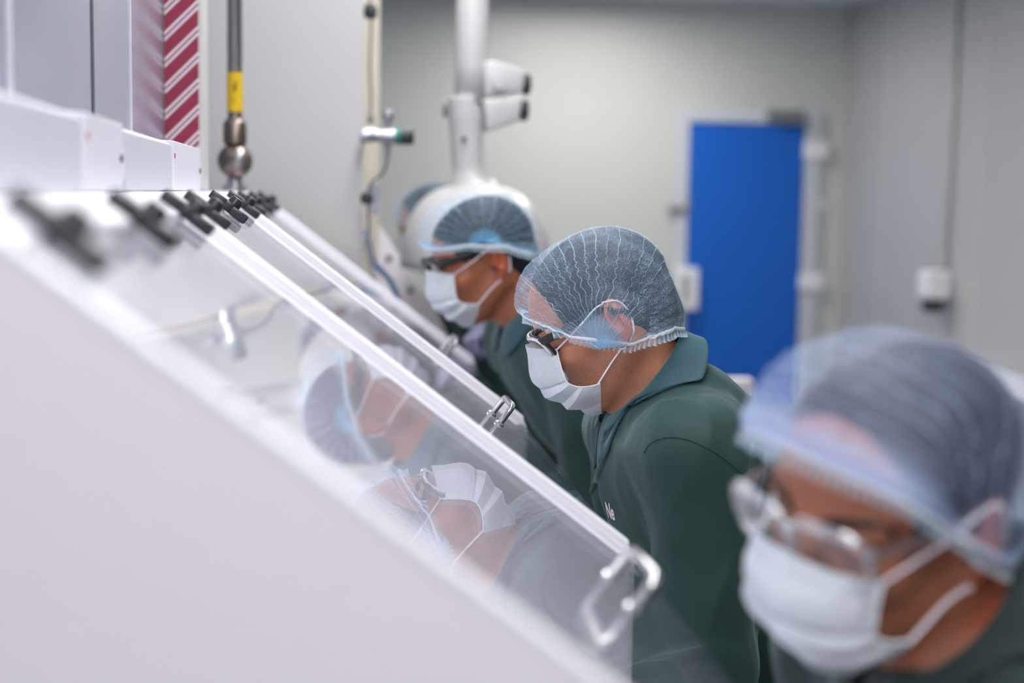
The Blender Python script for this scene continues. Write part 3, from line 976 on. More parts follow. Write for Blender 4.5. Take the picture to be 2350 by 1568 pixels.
# ------------------------------------------------------------------ setting
def sbox(name, lo, hi, mat, bevel=0.0):
    o = MB().box(lo, hi, bevel).build(name, mat); o['kind'] = 'structure'; return o
XL, XR, YB, YF, ZC = -.300, 3.58, 9.75, -2.6, 2.84
sbox('floor', (XL - .1, YF - .1, -.10), (XR + .1, YB + .1, 0), M_floor)
sbox('ceiling', (XL - .1, YF - .1, ZC), (XR + .1, YB + .1, ZC + .10), M_ceil)
sbox('wall_back', (XL - .1, YB, 0), (XR + .1, YB + .10, ZC), M_wall)
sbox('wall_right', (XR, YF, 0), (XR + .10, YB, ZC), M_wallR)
sbox('wall_front', (XL - .1, YF - .10, 0), (XR + .1, YF, ZC), M_wall)
sbox('wall_left', (XL - .10, YF, 0), (XL, YB, ZC), M_panel)
sbox('wall_end', (XL, 3.50, 0), (.0735, 3.57, ZC), M_part)
# joints of the left panel wall
for i, (y, w, m, t) in enumerate(((1.393, .006, M_seamL, .003), (1.867, .007, M_seam, .0015), (2.198, .006, M_seamL, .003))):
    sbox('trim_%d' % (i + 1), (XL, y - w, 1.50), (XL + t, y + w, ZC), m)
sbox('trim_4', (XL, 2.64, 1.50), (-.232, 2.76, ZC), M_part, .003)      # corner post that carries the tape
sbox('trim_5', (.02, 3.80, 0), (.122, 3.88, ZC), M_beige, .004)        # beige post past the partition
# right-hand wall panel joints
for i, y in enumerate((9.0, 7.6, 6.3)):
    sbox('trim_%d' % (6 + i), (XR - .004, y - .010, 0), (XR, y + .010, ZC), M_wall)

tp = MB().prism([(-.2985, 1.576), (-.246, 1.576), (-.239, 1.583), (-.239, ZC - .02), (-.2985, ZC - .02)], 1, 2.6385, 2.6400).build('hazard_tape', M_tape)
tag(tp, 'red and white striped warning tape down the corner post above the hoods', 'tape')

# blue door at the end of the room
dx0, dx1, dz = 2.455, 3.275, 2.015
D = MB().box((dx0, YB - .045, .012), (dx1, YB - .005, dz), .003).build('door_1', M_door); D['kind'] = 'structure'
fr = MB()
fr.box((dx0 - .10, YB - .05, 0), (dx0 - .006, YB, dz + .10), .004); fr.box((dx1 + .006, YB - .05, 0), (dx1 + .12, YB, dz + .10), .004); fr.box((dx0 - .006, YB - .05, dz + .008), (dx1 + .006, YB, dz + .10), .004)
o = fr.build('trim_9', M_frame); o['kind'] = 'structure'
for z in (1.84, .92):
    b = MB(); b.box((dx1 - .01, YB - .075, z - .06), (dx1 + .16, YB - .045, z + .06), .008); b.build('hinge', M_white, D)
b = MB(); b.box((dx0 - .015, YB - .052, 1.40), (dx0 + .012, YB - .046, 1.50), .002); b.build('latch_plate', M_steel, D)
cl = MB().box((2.99, YB - .12, dz + .03), (3.25, YB - .05, dz + .095), .008).build('door_closer', M_closer)
b = MB(); b.box((3.05, YB - .14, dz + .012), (3.24, YB - .12, dz + .032), .004); b.build('arm', M_closer, cl)
tag(cl, 'grey metal door closer on the frame above the blue door', 'door closer')
q0, q1 = at(1552, 615, 9.6), at(1602, 712, 9.6)
rd = MB().box((q0[0], 9.60, q1[2]), (q1[0], 9.70, q0[2]), .015, 3).build('access_reader', M_white)
b = MB(); b.box((q0[0] + .045, 9.594, q1[2] + .06), (q0[0] + .095, 9.601, q0[2] - .05), .003); b.build('display', M_lcd, rd)
tag(rd, 'white access box with grey display on the left edge of the blue door', 'access reader')
c = at(1885, 470, 9.7)
o = MB().box((c[0] - .035, YB - .03, c[2] - .045), (c[0] + .035, YB, c[2] + .045), .008).build('wall_button', M_white)
tag(o, 'small white button plate on the wall right of the blue door', 'button')
c = at(1550, 482, 9.7)
o = MB().box((c[0] - .05, YB - .075, c[2] - .025), (c[0] + .06, YB - .045, c[2] + .025), .006).build('lock_keeper', M_closer)
tag(o, 'grey metal keeper on the left door jamb above the access box', 'keeper')

# dispenser and conduit on the right wall
pd = at(2152, 650, 8.1)
dsp = MB().box((XR - .16, 7.86, pd[2] - .085), (XR - .002, 8.03, pd[2] + .085), .03, 3).build('wall_dispenser', M_white)
b = MB(); b.lathe([(.0, 0), (.05, 0), (.06, .02), (.055, .085), (0, .085)], (XR - .09, 7.945, pd[2] - .16)); b.build('nozzle', M_dark, dsp, angle=40)
tag(dsp, 'white box with dark nozzle at the foot of the conduit on the right wall', 'dispenser')
b = MB(); b.tube([(XR - .018, 7.945, pd[2] + .085), (XR - .018, 7.945, ZC)], .016, 12); o = b.build('conduit', M_wall, smooth=True)
tag(o, 'pale vertical conduit running down the right wall to the white box', 'conduit')

# slatted bench along the right wall
bench = empty('slatted_bench', (3.36, 6.0, 0), 'long white slatted bench along the right wall', 'bench')
for i in range(7):
    x = 3.20 + i * .052
    b = MB(); b.box((x, 4.2, .575), (x + .040, 7.8, .605), .004); b.build('slat', M_white, bench)
for y in (4.35, 6.0, 7.65):
    b = MB(); b.box((3.20, y - .02, .53), (3.55, y + .02, .575), .003)
    for x in (3.22, 3.51): b.box((x, y - .02, 0), (x + .035, y + .02, .53), .003)
    b.build('leg_frame', M_white2, bench)

# ------------------------------------------------------------------ lamps
def lamp(x, y, lx, ly, label, mat=M_lamp):
    r = empty('ceiling_light', (x, y, ZC), label, 'ceiling light', 'ceiling lights')
    b = MB(); t = .03
    for lo, hi in (((-lx/2 - t, -ly/2 - t), (lx/2 + t, -ly/2)), ((-lx/2 - t, ly/2), (lx/2 + t, ly/2 + t)), ((-lx/2 - t, -ly/2), (-lx/2, ly/2)), ((lx/2, -ly/2), (lx/2 + t, ly/2))):
        b.box((x + lo[0], y + lo[1], ZC - .045), (x + hi[0], y + hi[1], ZC - .001), .003)
    b.build('frame', M_white, r)
    d = MB(); d.box((x - lx/2, y - ly/2, ZC - .030), (x + lx/2, y + ly/2, ZC - .010)); d.build('diffuser', mat, r)
    return r
for i, (x, y) in enumerate(((.35, .55), (.35, 2.0), (.35, 3.2))):
    lamp(x, y, .30, 1.0, 'recessed ceiling lamp over hood %s' % ('nearest the camera', 'in the middle of the row', 'furthest along the row')[i], M_lampA)
lamp(.55, 5.3, .30, 1.2, 'recessed ceiling lamp above the extraction arm')
lamp(1.9, 5.6, .30, 1.2, 'recessed ceiling lamp over the middle of the room')
lamp(1.7, 8.6, 1.2, .60, 'recessed ceiling lamp before the blue door', M_lampB)

# ------------------------------------------------------------------ the row of sash hoods
SX0, SZ0, SX1, SZ1 = -.147, 1.480, .337, 1.109         # rim line
sd = V(SX1 - SX0, SZ1 - SZ0); sd /= np.linalg.norm(sd); sn = V(-sd[1], sd[0])
GO = .0080                                              # glass lies this far under the rim line
PITCHY, Y0 = .90, .66
GLASS_TOP = .004
def S2(t, o=0.0):
    """point on the sash line: distance t from the top, o outwards"""
    return V(SX0, SZ0) + sd * t + sn * o
SL_ = math.hypot(SX1 - SX0, SZ1 - SZ0)
fd = V(.066, -.128); fd /= np.linalg.norm(fd); fn = V(-fd[1], fd[0])

def hood(i):
    y0, y1 = Y0 + PITCHY * i, Y0 + PITCHY * (i + 1)
    r = empty('fume_hood', (0, (y0 + y1) / 2, 0), None, 'fume hood', 'sash hoods in a row')
    t = .010
    y1 -= .002
    ins = y0 + (.014 if i == 0 else .002)
    b = MB(); b.box((XL + .004, ins, .74), (XL + .010, y1 - t, 1.483)); b.build('back_panel', M_white2, r)
    b = MB(); b.box((XL + .004, ins, .735), (.345, y1 - t, .768), .003); b.build('work_surface', M_white2, r)
    b = MB(); b.prism([(XL + .002, 1.497), (SX0 - .030, 1.497), (SX0 - .002, 1.4765), (SX0 - .002, 1.464), (SX0 - .006, 1.464), (XL + .002, 1.484)], 1, y0 + .001, y1 - .001, .0015); b.build('top_deck', M_cap_end, r)
    b = MB(); b.box((XL + .012, y0 + .06, 1.470), (XL + .060, y1 - .06, 1.4815), .002); b.build('added_fill_strip', M_fill, r)  # glowing strip added to brighten the hood interior behind the sash
    # end panels with their raised rims
    g0, g1 = S2(0, -.004), S2(SL_, -.004)
    pts = [(XL + .003, 1.483), (SX0, 1.463), (g0[0], g0[1]), (g1[0], g1[1]), (SX1 + .004, SZ1 - .02), (SX1 + .004, 0), (XL + .003, 0)]
    pts = [(XL + .003, 1.4835), (SX0 - .006, 1.4635), (g0[0], g0[1]), (g1[0], g1[1]), (SX1 + .004, SZ1 - .02), (SX1 + .004, .0), (XL + .003, .0)]
    for j, yy in enumerate(([y0] if i == 0 else []) + [y1 - t]):
        b = MB(); b.prism(pts, 1, yy, yy + t, .001); e = b.build('end_panel', M_white2, r)
        a0, a1, b1, b0 = S2(.000, -.006), S2(SL_ + .001, -.006), S2(SL_ - .004, .001), S2(.000, .001)
        b = MB(); b.prism([tuple(a0), tuple(a1), tuple(b1), tuple(b0)], 1, yy - .001, yy + t - .001, .0028, 3); b.build('rim', M_white, e, angle=50)
    b = MB(); b.box((.24, y0 + .02, .130), (.285, y1 - t - .002, .165), .01); b.build('footrest', M_steel, r)
    # sash: bent clear sheet
    th = .005; ya, yb = y0 + (.016 if i == 0 else .006), y1 - .018
    tops = [S2(.006, -GO), S2(SL_ * .5, -GO), S2(SL_ - .012, -GO)]
    k0 = S2(SL_, -GO)
    ends = [k0 + fd * .012, k0 + fd * .09, k0 + fd * .182]
    bend = [(1 - s)**2 * tops[-1] + 2 * s * (1 - s) * k0 + s * s * ends[0] for s in np.linspace(0, 1, 7)]
    prof = [tops[0], tops[1]] + bend + ends[1:]
    prof = np.array(prof)
    tg = np.gradient(prof, axis=0); tg /= np.linalg.norm(tg, axis=1)[:, None]; nn = np.stack([-tg[:, 1], tg[:, 0]], 1)
    nn *= np.sign(nn[:, 1])[:, None]
    loop = np.vstack([prof, (prof - nn * th)[::-1]])
    b = MB(); b.prism([tuple(x) for x in loop], 1, ya, yb); s = b.build('sash', M_sash, r, angle=30)
    yc = (y0 + y1) / 2
    # pull handle on the sash
    hb = V(.238, 0, 0); tX = (.238 - SX0) / sd[0]; p0 = S2(tX, -GO); hn = sn
    P3 = lambda y, o, ds=0: V((p0 + hn * o + sd * ds)[0], y, (p0 + hn * o + sd * ds)[1])
    path = [P3(yc - .046, 0), P3(yc - .046, .022)] + [P3(yc - .046 + .010 * (1 - math.cos(a)), .022 + .010 * math.sin(a)) for a in np.linspace(.3, PI / 2, 5)] \
        + [P3(yc + .046 - .010 * (1 - math.sin(a)), .022 + .010 * math.cos(a)) for a in np.linspace(0, PI / 2 - .3, 5)] + [P3(yc + .046, .022), P3(yc + .046, 0)]
    b = MB(); b.tube(path, .0046, 14)
    for y in (yc - .046, yc + .046): b.lathe([(0, .0), (.0075, .0), (.0075, .002), (.006, .0035), (0, .0035)], P3(y, .0), (sn[0], 0, sn[1]), 20)
    b.build('handle', M_chrome, s, angle=40)
    # clamp knobs along the top edge
    for dy in (-.336, 0, .336):
        k = V(-.1445, 0, 1.4745); y = yc + dy
        q = lambda ds, o: V(k[0] + sd[0] * ds + sn[0] * o, y, k[2] + sd[1] * ds + sn[1] * o)
        b = MB()
        hw = .0135
        for sgn, (a0, a1, o0, o1) in enumerate(((-.030, -.004, -.003, .0105), (-.008, .008, -.003, .0110), (.004, .031, -.0035, .0095))):
            A = [q(a0, o0), q(a1, o0), q(a1, o1), q(a0, o1)]
            b.prism([(x[0], x[2]) for x in A], 1, y - hw, y + hw, .003, 3)
        b.lathe([(0, -.004), (.0085, -.004), (.0096, .002), (.0098, .0145), (.0070, .0185), (0, .019)], q(.004, .002) + V(0, -.003, 0), (sn[0], 0, sn[1]), 20)
        b.build('clamp_knob', M_black, r, angle=40)
        A = [q(.010, -.0105), q(.044, -.0105), q(.044, -.0085), q(.010, -.0085)]
        b = MB(); b.prism([(x[0], x[2]) for x in A], 1, y - .013, y + .013, .0008); b.build('hinge_tab', M_tab, r)
    return r
hoods = [hood(i) for i in range(3)]
hoods[0]['label'] = 'white fume hood nearest the camera with broad blurred end panel and clear sloping sash'
hoods[1]['label'] = 'white fume hood between two others, its chrome handle beside the sharp worker with dark spectacles'
hoods[2]['label'] = 'white fume hood furthest along the row beside the partition'

# housings standing on the decks
def housing(y0, y1, cap0, label):
    r = empty('blower_housing', (-.26, (y0 + y1) / 2, 1.498), label, 'housing', 'housings on the hood decks')
    z0, z1, x1 = 1.4985, 1.568, -.221
    b = MB(); b.prism([(XL + .003, z0), (x1 - .004, z0), (x1 - .004, z1 - .006), (x1 - .012, z1 - .001), (XL + .003, z1 + .002)], 1, y0, cap0 - .001, .0015); b.build('cover', M_unit, r)
    e = MB(); e.prism([(XL + .003, z0), (x1, z0), (x1, z1), (XL + .003, z1 + .004)], 1, cap0, y1 - .008, .0015)
    c = e.build('end_cap', M_cap_end, r)
    b = MB(); b.prism([(XL + .006, z0 + .001), (x1 - .004, z0 + .001), (x1 - .004, z1 - .004), (XL + .006, z1)], 1, y1 - .008, y1 + .012, .0015); b.build('end_flange', M_unit, r)
    b = MB(); b.box((x1 - .001, cap0 + .003, z0 + .045), (x1 + .0008, cap0 + .012, z0 + .052)); b.build('seal_mark', M_red, c)
    b = MB(); b.lathe([(0, 0), (.0042, 0), (.0042, .002), (0, .002)], (x1, y1 - .022, z0 + .033), (1, 0, 0), 16); b.build('port', M_black, c)
    b = MB(); b.prism([(y1 + .012, z0 + .012), (y1 + .020, z0 + .012), (y1 + .024, z0 + .044), (y1 + .012, z0 + .048)], 0, x1 - .03, x1 - .002, .001); f = b.build('switch_flap', M_cap_end, r)
    b = MB(); b.lathe([(0, 0), (.0026, 0), (.0026, .0025), (0, .0035)], (x1 - .008, y1 + .014, z0 + .052), (1, 0, 0), 12); b.build('indicator_light', M_led, r)
    return r
housing(.30, 1.57, 1.335, 'long white housing on the nearest hood deck, its end cap with a black port')
housing(1.61, 2.47, 2.06, 'long white housing on the deck below the striped tape')

# pipe with ball valve behind the far hood
pv = at(540, 440, 3.1); px, py = pv[0], 3.10
pipe = empty('steel_pipe', (px, py, 1.498), 'vertical steel pipe with round valve and yellow label standing on the far hood deck', 'pipe')
b = MB(); b.tube([(px, py, 1.660), (px, py, ZC)], .0155, 20); b.build('pipe', M_steel, pipe, smooth=True)
b = MB(); b.lathe([(0, 1.498), (.027, 1.498), (.027, 1.510), (.018, 1.512), (.018, 1.524), (.012, 1.527), (.012, 1.535)], (px, py, 0)); b.build('flange', M_chrome, pipe, angle=35)
b = MB(); b.lathe([(.012, 1.527)] + [(.0375 * math.sin(a), 1.562 - .0375 * math.cos(a)) for a in np.linspace(.35, PI - .35, 20)] + [(.014, 1.60)], (px, py, 0)); v = b.build('valve_body', M_bronze, pipe, smooth=True)
b = MB(); b.lathe([(0, 0), (.017, 0), (.017, .010), (.010, .016), (0, .017)], (px + .010, py - .034, 1.566), (.25, -1, .1), 24); b.build('valve_stem', M_steel, v, angle=40)
b = MB(); b.lathe([(.014, 1.592), (.025, 1.598), (.025, 1.640), (.020, 1.648), (.016, 1.650), (.0125, 1.668)], (px, py, 0)); b.build('union_nut', M_bronze, pipe, angle=40)
b = MB(); b.lathe([(.0150, 1.665), (.0168, 1.665), (.0168, 1.746), (.0150, 1.746)], (px, py, 0), n=28); lb = b.build('label_sleeve', M_yellow, pipe, angle=40)
b = MB()
for (u, z, w, h) in ((.002, 1.722, .0035, .012), (.0035, 1.731, .002, .006), (.001, 1.714, .002, .004), (-.001, 1.692, .003, .002), (-.001, 1.697, .003, .002)):
    b.box((px + u - w, py - .0176, z - .006 - h / 2 * 1.2), (px + u + w * .6, py - .0160, z - .006 + h / 2 * 1.2), .0004)
b.build('label_print', M_ink, lb)

# gas tap on the end of the partition
g = at(890, 312, 3.44); gx, gy, gz = g
tap = empty('gas_tap', tuple(at(830, 312, 3.44)), 'chrome gas tap with green ring and black knob beside the partition edge', 'tap')
x0 = at(826, 312, 3.44)[0]
b = MB(); b.lathe([(0, 0), (.016, 0), (.017, .004), (.017, .030), (.015, .033), (.015, .048), (.018, .051), (.018, .082)], (x0, gy, gz), (1, 0, 0)); b.build('tap_body', M_tap, tap, angle=40)
xr = x0 + .082
b = MB(); b.lathe([(.0, 0), (.0195, 0), (.0195, .014), (0, .014)], (xr, gy, gz), (1, 0, 0)); b.build('ring', M_green, tap, angle=40)
b = MB(); b.lathe([(.0, .014), (.0200, .014), (.0205, .040), (.018, .046), (0, .046)], (xr, gy, gz), (1, 0, 0)); b.build('knob', M_dark, tap, angle=40)
b = MB(); b.lathe([(.006, .016), (.006, .034), (.013, .036), (.015, .045), (.012, .058), (0, .062)], (gx, gy, gz)); b.build('top_valve', M_tap, tap, angle=40)
b = MB(); b.lathe([(.010, -.016), (.010, -.026), (.006, -.030), (.006, -.048), (0, -.048)], (gx, gy, gz)); b.build('outlet', M_steel, tap, angle=40)
s = MB().box((.0735, 3.4995, gz - .02), (.0755, 3.57, gz + .02)); s.build('mounting_plate', M_steel, tap)
b = MB(); b.tube([at(846, 312, 3.46), at(838, 312, 3.50), at(820, 312, 3.53)], .008, 10); b.build('stub', M_steel, tap, smooth=True)

def cable(px, Y, r, name, mat, label, cat, n=60, parent=None, start=()):
    b = MB(); b.tube(catmull(list(start) + [at(x, y, Y if np.isscalar(Y) else Y[i]) for i, (x, y) in enumerate(px)], n), r, 10)
    o = b.build(name, mat, parent, smooth=True)
    if label: tag(o, label, cat)
    return o
def plug(c, r, h, mat, name, parent):
    b = MB(); b.lathe([(0, -h), (r * .7, -h), (r, -h * .6), (r, h * .5), (r * .6, h), (0, h)], c); return b.build(name, mat, parent, angle=40)
cb = cable([(850, 0), (852, 60), (849, 150), (852, 230), (849, 272)], 3.62, .0032, 'hanging_cable', M_cable, 'thin grey cable hanging past the partition above the gas tap', 'cable', start=[V(at(850, 0, 3.62)[0] + .004, 3.62, ZC - .002), V(at(850, 0, 3.62)[0] + .002, 3.62, 2.4)])
plug(at(850, 26, 3.62), .017, .018, M_dark, 'connector', cb); plug(at(851, 272, 3.62), .008, .012, M_steel, 'end_fitting', cb)
cb = cable([(887, 345), (888, 372), (878, 398), (858, 416), (846, 436), (845, 470), (846, 520), (845, 552)], 3.44, .0034, 'supply_cable', M_cable, 'grey supply cable looping down from the gas tap outlet', 'cable')
plug(at(842, 455, 3.44), .015, .014, M_dark, 'connector', cb)
c = at(858, 450, 3.50); b = MB(); b.box(c - V(.012, .012, .045), c + V(.012, .012, .035), .006); b.build('adapter', M_grey, cb)
cable([(838, 538), (846, 560), (856, 600), (876, 622), (896, 645), (908, 672), (914, 690)], (3.50, 3.55, 3.6, 3.65, 3.7, 3.72, 3.74), .0078, 'blue_hose', M_blue, 'blue hose hanging below the gas tap over the sloping cabinet', 'hose')
cable([(836, 545), (846, 575), (852, 610), (860, 642)], (3.46, 3.48, 3.5, 3.5), .0062, 'grey_hose', M_grey, 'pale grey hose hanging left of the blue hose', 'hose')

# sloping cabinet past the partition
c0, c1, c2 = at(853, 491, 3.98), at(1000, 712, 3.98), at(1035, 790, 3.98)
b = MB(); b.prism([(XL + .01, 1.50), (c0[0] - .06, 1.50), (c0[0], c0[2]), (c1[0], c1[2]), (c2[0], c2[2]), (c2[0], 0), (XL + .01, 0)], 1, 3.98, 4.05, .003); sc = b.build('sloping_cabinet', M_white2)
tag(sc, 'white cabinet side panel with sloping front behind the blue hose', 'cabinet')
for q in ((893, 593), (942, 665), (958, 735)):
    b = MB(); b.lathe([(0, 0), (.010, 0), (.009, .006), (0, .007)], at(q[0], q[1], 3.98), (0, -1, 0), 16); b.build('screw_cap', M_closer, sc, angle=40)

# fume extraction arm
arm = empty('extraction_arm', tuple(at(1085, 0, 3.75)[:2]) + (ZC,), 'white jointed fume extraction arm with dome hood hanging behind the workers', 'extraction arm')
Ya = 3.72
u0, u1, u2, u3 = at(1086, -200, Ya), at(1082, 150, Ya), at(1070, 225, Ya), at(1076, 300, Ya)
u0 = u1 + (u0 - u1) * ((ZC - .02 - u1[2]) / (u0[2] - u1[2]))
b = MB(); b.tube([u0, u1, at(1078, 240, Ya)], .0415, 28); b.build('upper_tube', M_arm, arm, smooth=True)
j0, j1 = at(1112, 150, Ya - .02), at(1203, 280, Ya - .02)
b = MB()
A = [at(1105, 148, Ya), at(1130, 142, Ya), at(1200, 162, Ya), at(1196, 212, Ya), at(1108, 226, Ya)]
b.prism([(x[0], x[2]) for x in A], 1, Ya - .045, Ya + .045, .008, 3); b.build('upper_joint', M_arm, arm, angle=40)
A = [at(1104, 230, Ya), at(1194, 226, Ya), at(1186, 280, Ya), at(1112, 304, Ya)]
b = MB(); b.prism([(x[0], x[2]) for x in A], 1, Ya - .05, Ya + .05, .008, 3); b.build('lower_joint', M_arm, arm, angle=40)
for (xa, ya) in ((1208, 194), (1203, 254)):
    k = at(xa, ya, Ya); b = MB(); b.lathe([(0, -.009), (.026, -.009), (.0285, 0), (.024, .010), (0, .011)], k, (1, 0, -.05), 24); b.build('locking_knob', M_dark, arm, angle=40)
k = at(1146, 190, Ya - .05); b = MB(); b.lathe([(.0, 0), (.020, 0), (.018, .008), (0, .009)], k, (0, -1, 0)); b.build('pivot_cap', M_arm, arm, angle=40)
e0, e1, e2, e3 = at(1066, 222, Ya), at(1070, 300, Ya), at(1074, 380, Ya), at(1078, 432, Ya)
b = MB(); b.tube(catmull([e0, at(1068, 262, Ya), e1, e2, e3], 30), np.interp(np.linspace(0, 1, 30), [0, .25, .45, .8, 1], [.046, .046, .043, .040, .054]), 28); b.build('lower_tube', M_arm, arm, smooth=True)
for xx in (1027,):
    k = at(1024, 250, Ya); b = MB(); b.lathe([(0, 0), (.022, 0), (.022, .008), (0, .009)], k, (-1, 0, 0)); b.build('side_cap', M_closer, arm, angle=40)
k = at(1065, 320, Ya - .045); b = MB(); b.lathe([(0, 0), (.007, 0), (.006, .004), (0, .004)], k, (0, -1, 0), 14); b.build('screw', M_dark, arm)
dm = at(1092, 428, Ya); R0 = .196
prof = [(.046, .02), (.060, .0)] + [(.060 + (R0 - .060) * math.sin(a), -.190 * (1 - math.cos(a))) for a in np.linspace(.12, PI / 2, 16)] + [(R0, -.213), (R0 - .004, -.213), (R0 - .006, -.190)] + \
       [(.060 + (R0 - .066) * math.sin(a), -.004 - .186 * (1 - math.cos(a))) for a in np.linspace(PI / 2, .1, 14)]
b = MB(); b.lathe(prof, dm, n=56); dome = b.build('dome_hood', M_arm, arm, smooth=True)
kk = at(1238, 532, Ya - .02); b = MB(); b.lathe([(0, -.016), (.012, -.014), (.019, 0), (.012, .014), (0, .016)], kk, (1, 0, .1)); b.build('tilt_knob', M_white, dome, angle=50)

# pale chair behind the second worker
ch = empty('lab_chair', tuple(at(1640, 940, 4.7)[:2]) + (0,), 'pale chair with rounded backrest standing in front of the blue door', 'chair')
cx, cy = at(1640, 940, 4.7)[:2]; zt = at(1690, 866, 4.7)[2]
xr_ = at(1731, 900, 4.7)[0]
b = MB(); b.box((xr_ - .42, cy - .03, zt - .30), (xr_, cy + .03, zt), .028, 4); b.build('backrest', M_chair, ch, angle=50)
b = MB(); b.box((xr_ - .43, cy - .46, .47), (xr_ + .01, cy - .02, .53), .025, 4); b.build('seat', M_chair, ch, angle=50)
b = MB(); b.tube([(xr_ - .21, cy - .02, .49), (xr_ - .21, cy + .05, .58), (xr_ - .21, cy + .034, zt - .20)], .016, 10); b.build('back_support', M_steel, ch, smooth=True)
b = MB(); b.tube([(xr_ - .21, cy - .24, .08), (xr_ - .21, cy - .24, .475)], .022, 14); b.build('column', M_steel, ch, smooth=True)
b = MB()
for k in range(5):
    a = k * 2 * PI / 5; b.tube([(xr_ - .21, cy - .24, .09), (xr_ - .21 + .26 * math.cos(a), cy - .24 + .26 * math.sin(a), .055)], [.022, .014], 10)
b.build('star_base', M_steel, ch, smooth=True)
for k in range(5):
    a = k * 2 * PI / 5; b = MB(); b.lathe([(0, -.012), (.024, -.012), (.027, 0), (.024, .012), (0, .012)], (xr_ - .21 + .26 * math.cos(a), cy - .24 + .26 * math.sin(a), .027), (math.cos(a + 1.3), math.sin(a + 1.3), 0), 18); b.build('caster', M_dark, ch, angle=40)
lamp(.10, -.9, .40, 1.2, 'added fill lamp on the ceiling behind the camera', emit('added fill diffuser behind', (1.0, .975, .99, 1), 15.0))  # unseen lamp added to brighten the near end panel

def stool(x, y, z, label):
    r = empty('lab_stool', (x, y, 0), label, 'stool', 'stools under the workers')
    b = MB(); b.lathe([(0, z - .06), (.15, z - .06), (.175, z - .045), (.178, z - .02), (.165, z - .004), (.10, z), (0, z)], (x, y, 0), n=40); b.build('seat', M_seat, r, angle=50)
    b = MB(); b.tube([(x, y, .06), (x, y, z - .06)], .024, 16); b.build('column', M_steel, r, smooth=True)
    b = MB()
    for k in range(5):
        a = k * 2 * PI / 5 + .3; b.tube([(x, y, .075), (x + .27 * math.cos(a), y + .27 * math.sin(a), .018)], [.022, .016], 10)
    b.build('star_base', M_steel, r, smooth=True)
# ------------------------------------------------------------------ materials for the people
def skin_material(name, col, beard=.35, lipc=None):
    t = NT(name)
    n1 = t.noise(26, 4); n2 = t.noise(1700, 2)
    dark = tuple(x * .72 for x in col[:3]) + (1,); lite = tuple(min(1, x * 1.18) for x in col[:3]) + (1,)
    c = t.mix(n1, dark, lite)
    ear = t.n('Attribute', dict(attribute_name='ear')).outputs['Fac']
    red = (min(1, col[0] * 1.25), col[1] * .72, col[2] * .72, 1)
    c = t.mix(t.math('MULTIPLY', ear, .7), c, red)
    lip = t.n('Attribute', dict(attribute_name='lip')).outputs['Fac']
    c = t.mix(t.math('MULTIPLY', lip, .6), c, (col[0] * .8, col[1] * .5, col[2] * .55, 1))
    bd = t.n('Attribute', dict(attribute_name='beard')).outputs['Fac']
    sp = t.ramp(n2, .42, .66)
    c = t.mix(t.math('MULTIPLY', t.math('MULTIPLY', bd, sp), beard), c, (.02, .016, .014, 1))
    b = t.n('BsdfPrincipled', Base_Color=c, Roughness=.48)
    b.inputs['Subsurface Weight'].default_value = .12
    b.inputs['Subsurface Radius'].default_value = (.006, .003, .002)
    b.inputs['Subsurface Scale'].default_value = 1.0
    bn = t.n('Bump', Strength=.25, Distance=.0006, Height=t.noise(700, 3)); t.set(b, 'Normal', bn)
    return t.done(b)

def cloth_material(name, col):
    t = NT(name)
    n = t.noise(14, 5, .6); n2 = t.noise(5, 3)
    c = t.mix(n, tuple(x * .82 for x in col[:3]) + (1,), tuple(x * 1.15 for x in col[:3]) + (1,))
    b = t.n('BsdfPrincipled', Base_Color=c, Roughness=.78)
    b.inputs['Sheen Weight'].default_value = .22; b.inputs['Sheen Roughness'].default_value = .5
    b.inputs['Sheen Tint'].default_value = (.55, .8, .8, 1)
    v = t.n('VectorMath', dict(operation='MULTIPLY'), i0=t.coord(), i1=(26, 26, 11))
    fl = t.noise(1.0, 3, .45, .25, vec=v.outputs[0])
    b1 = t.n('Bump', Strength=.6, Distance=.006, Height=fl)
    b2 = t.n('Bump', Strength=.25, Distance=.0004, Height=t.noise(1400, 2), Normal=b1.outputs[0])
    t.set(b, 'Normal', b2)
    return t.done(b)

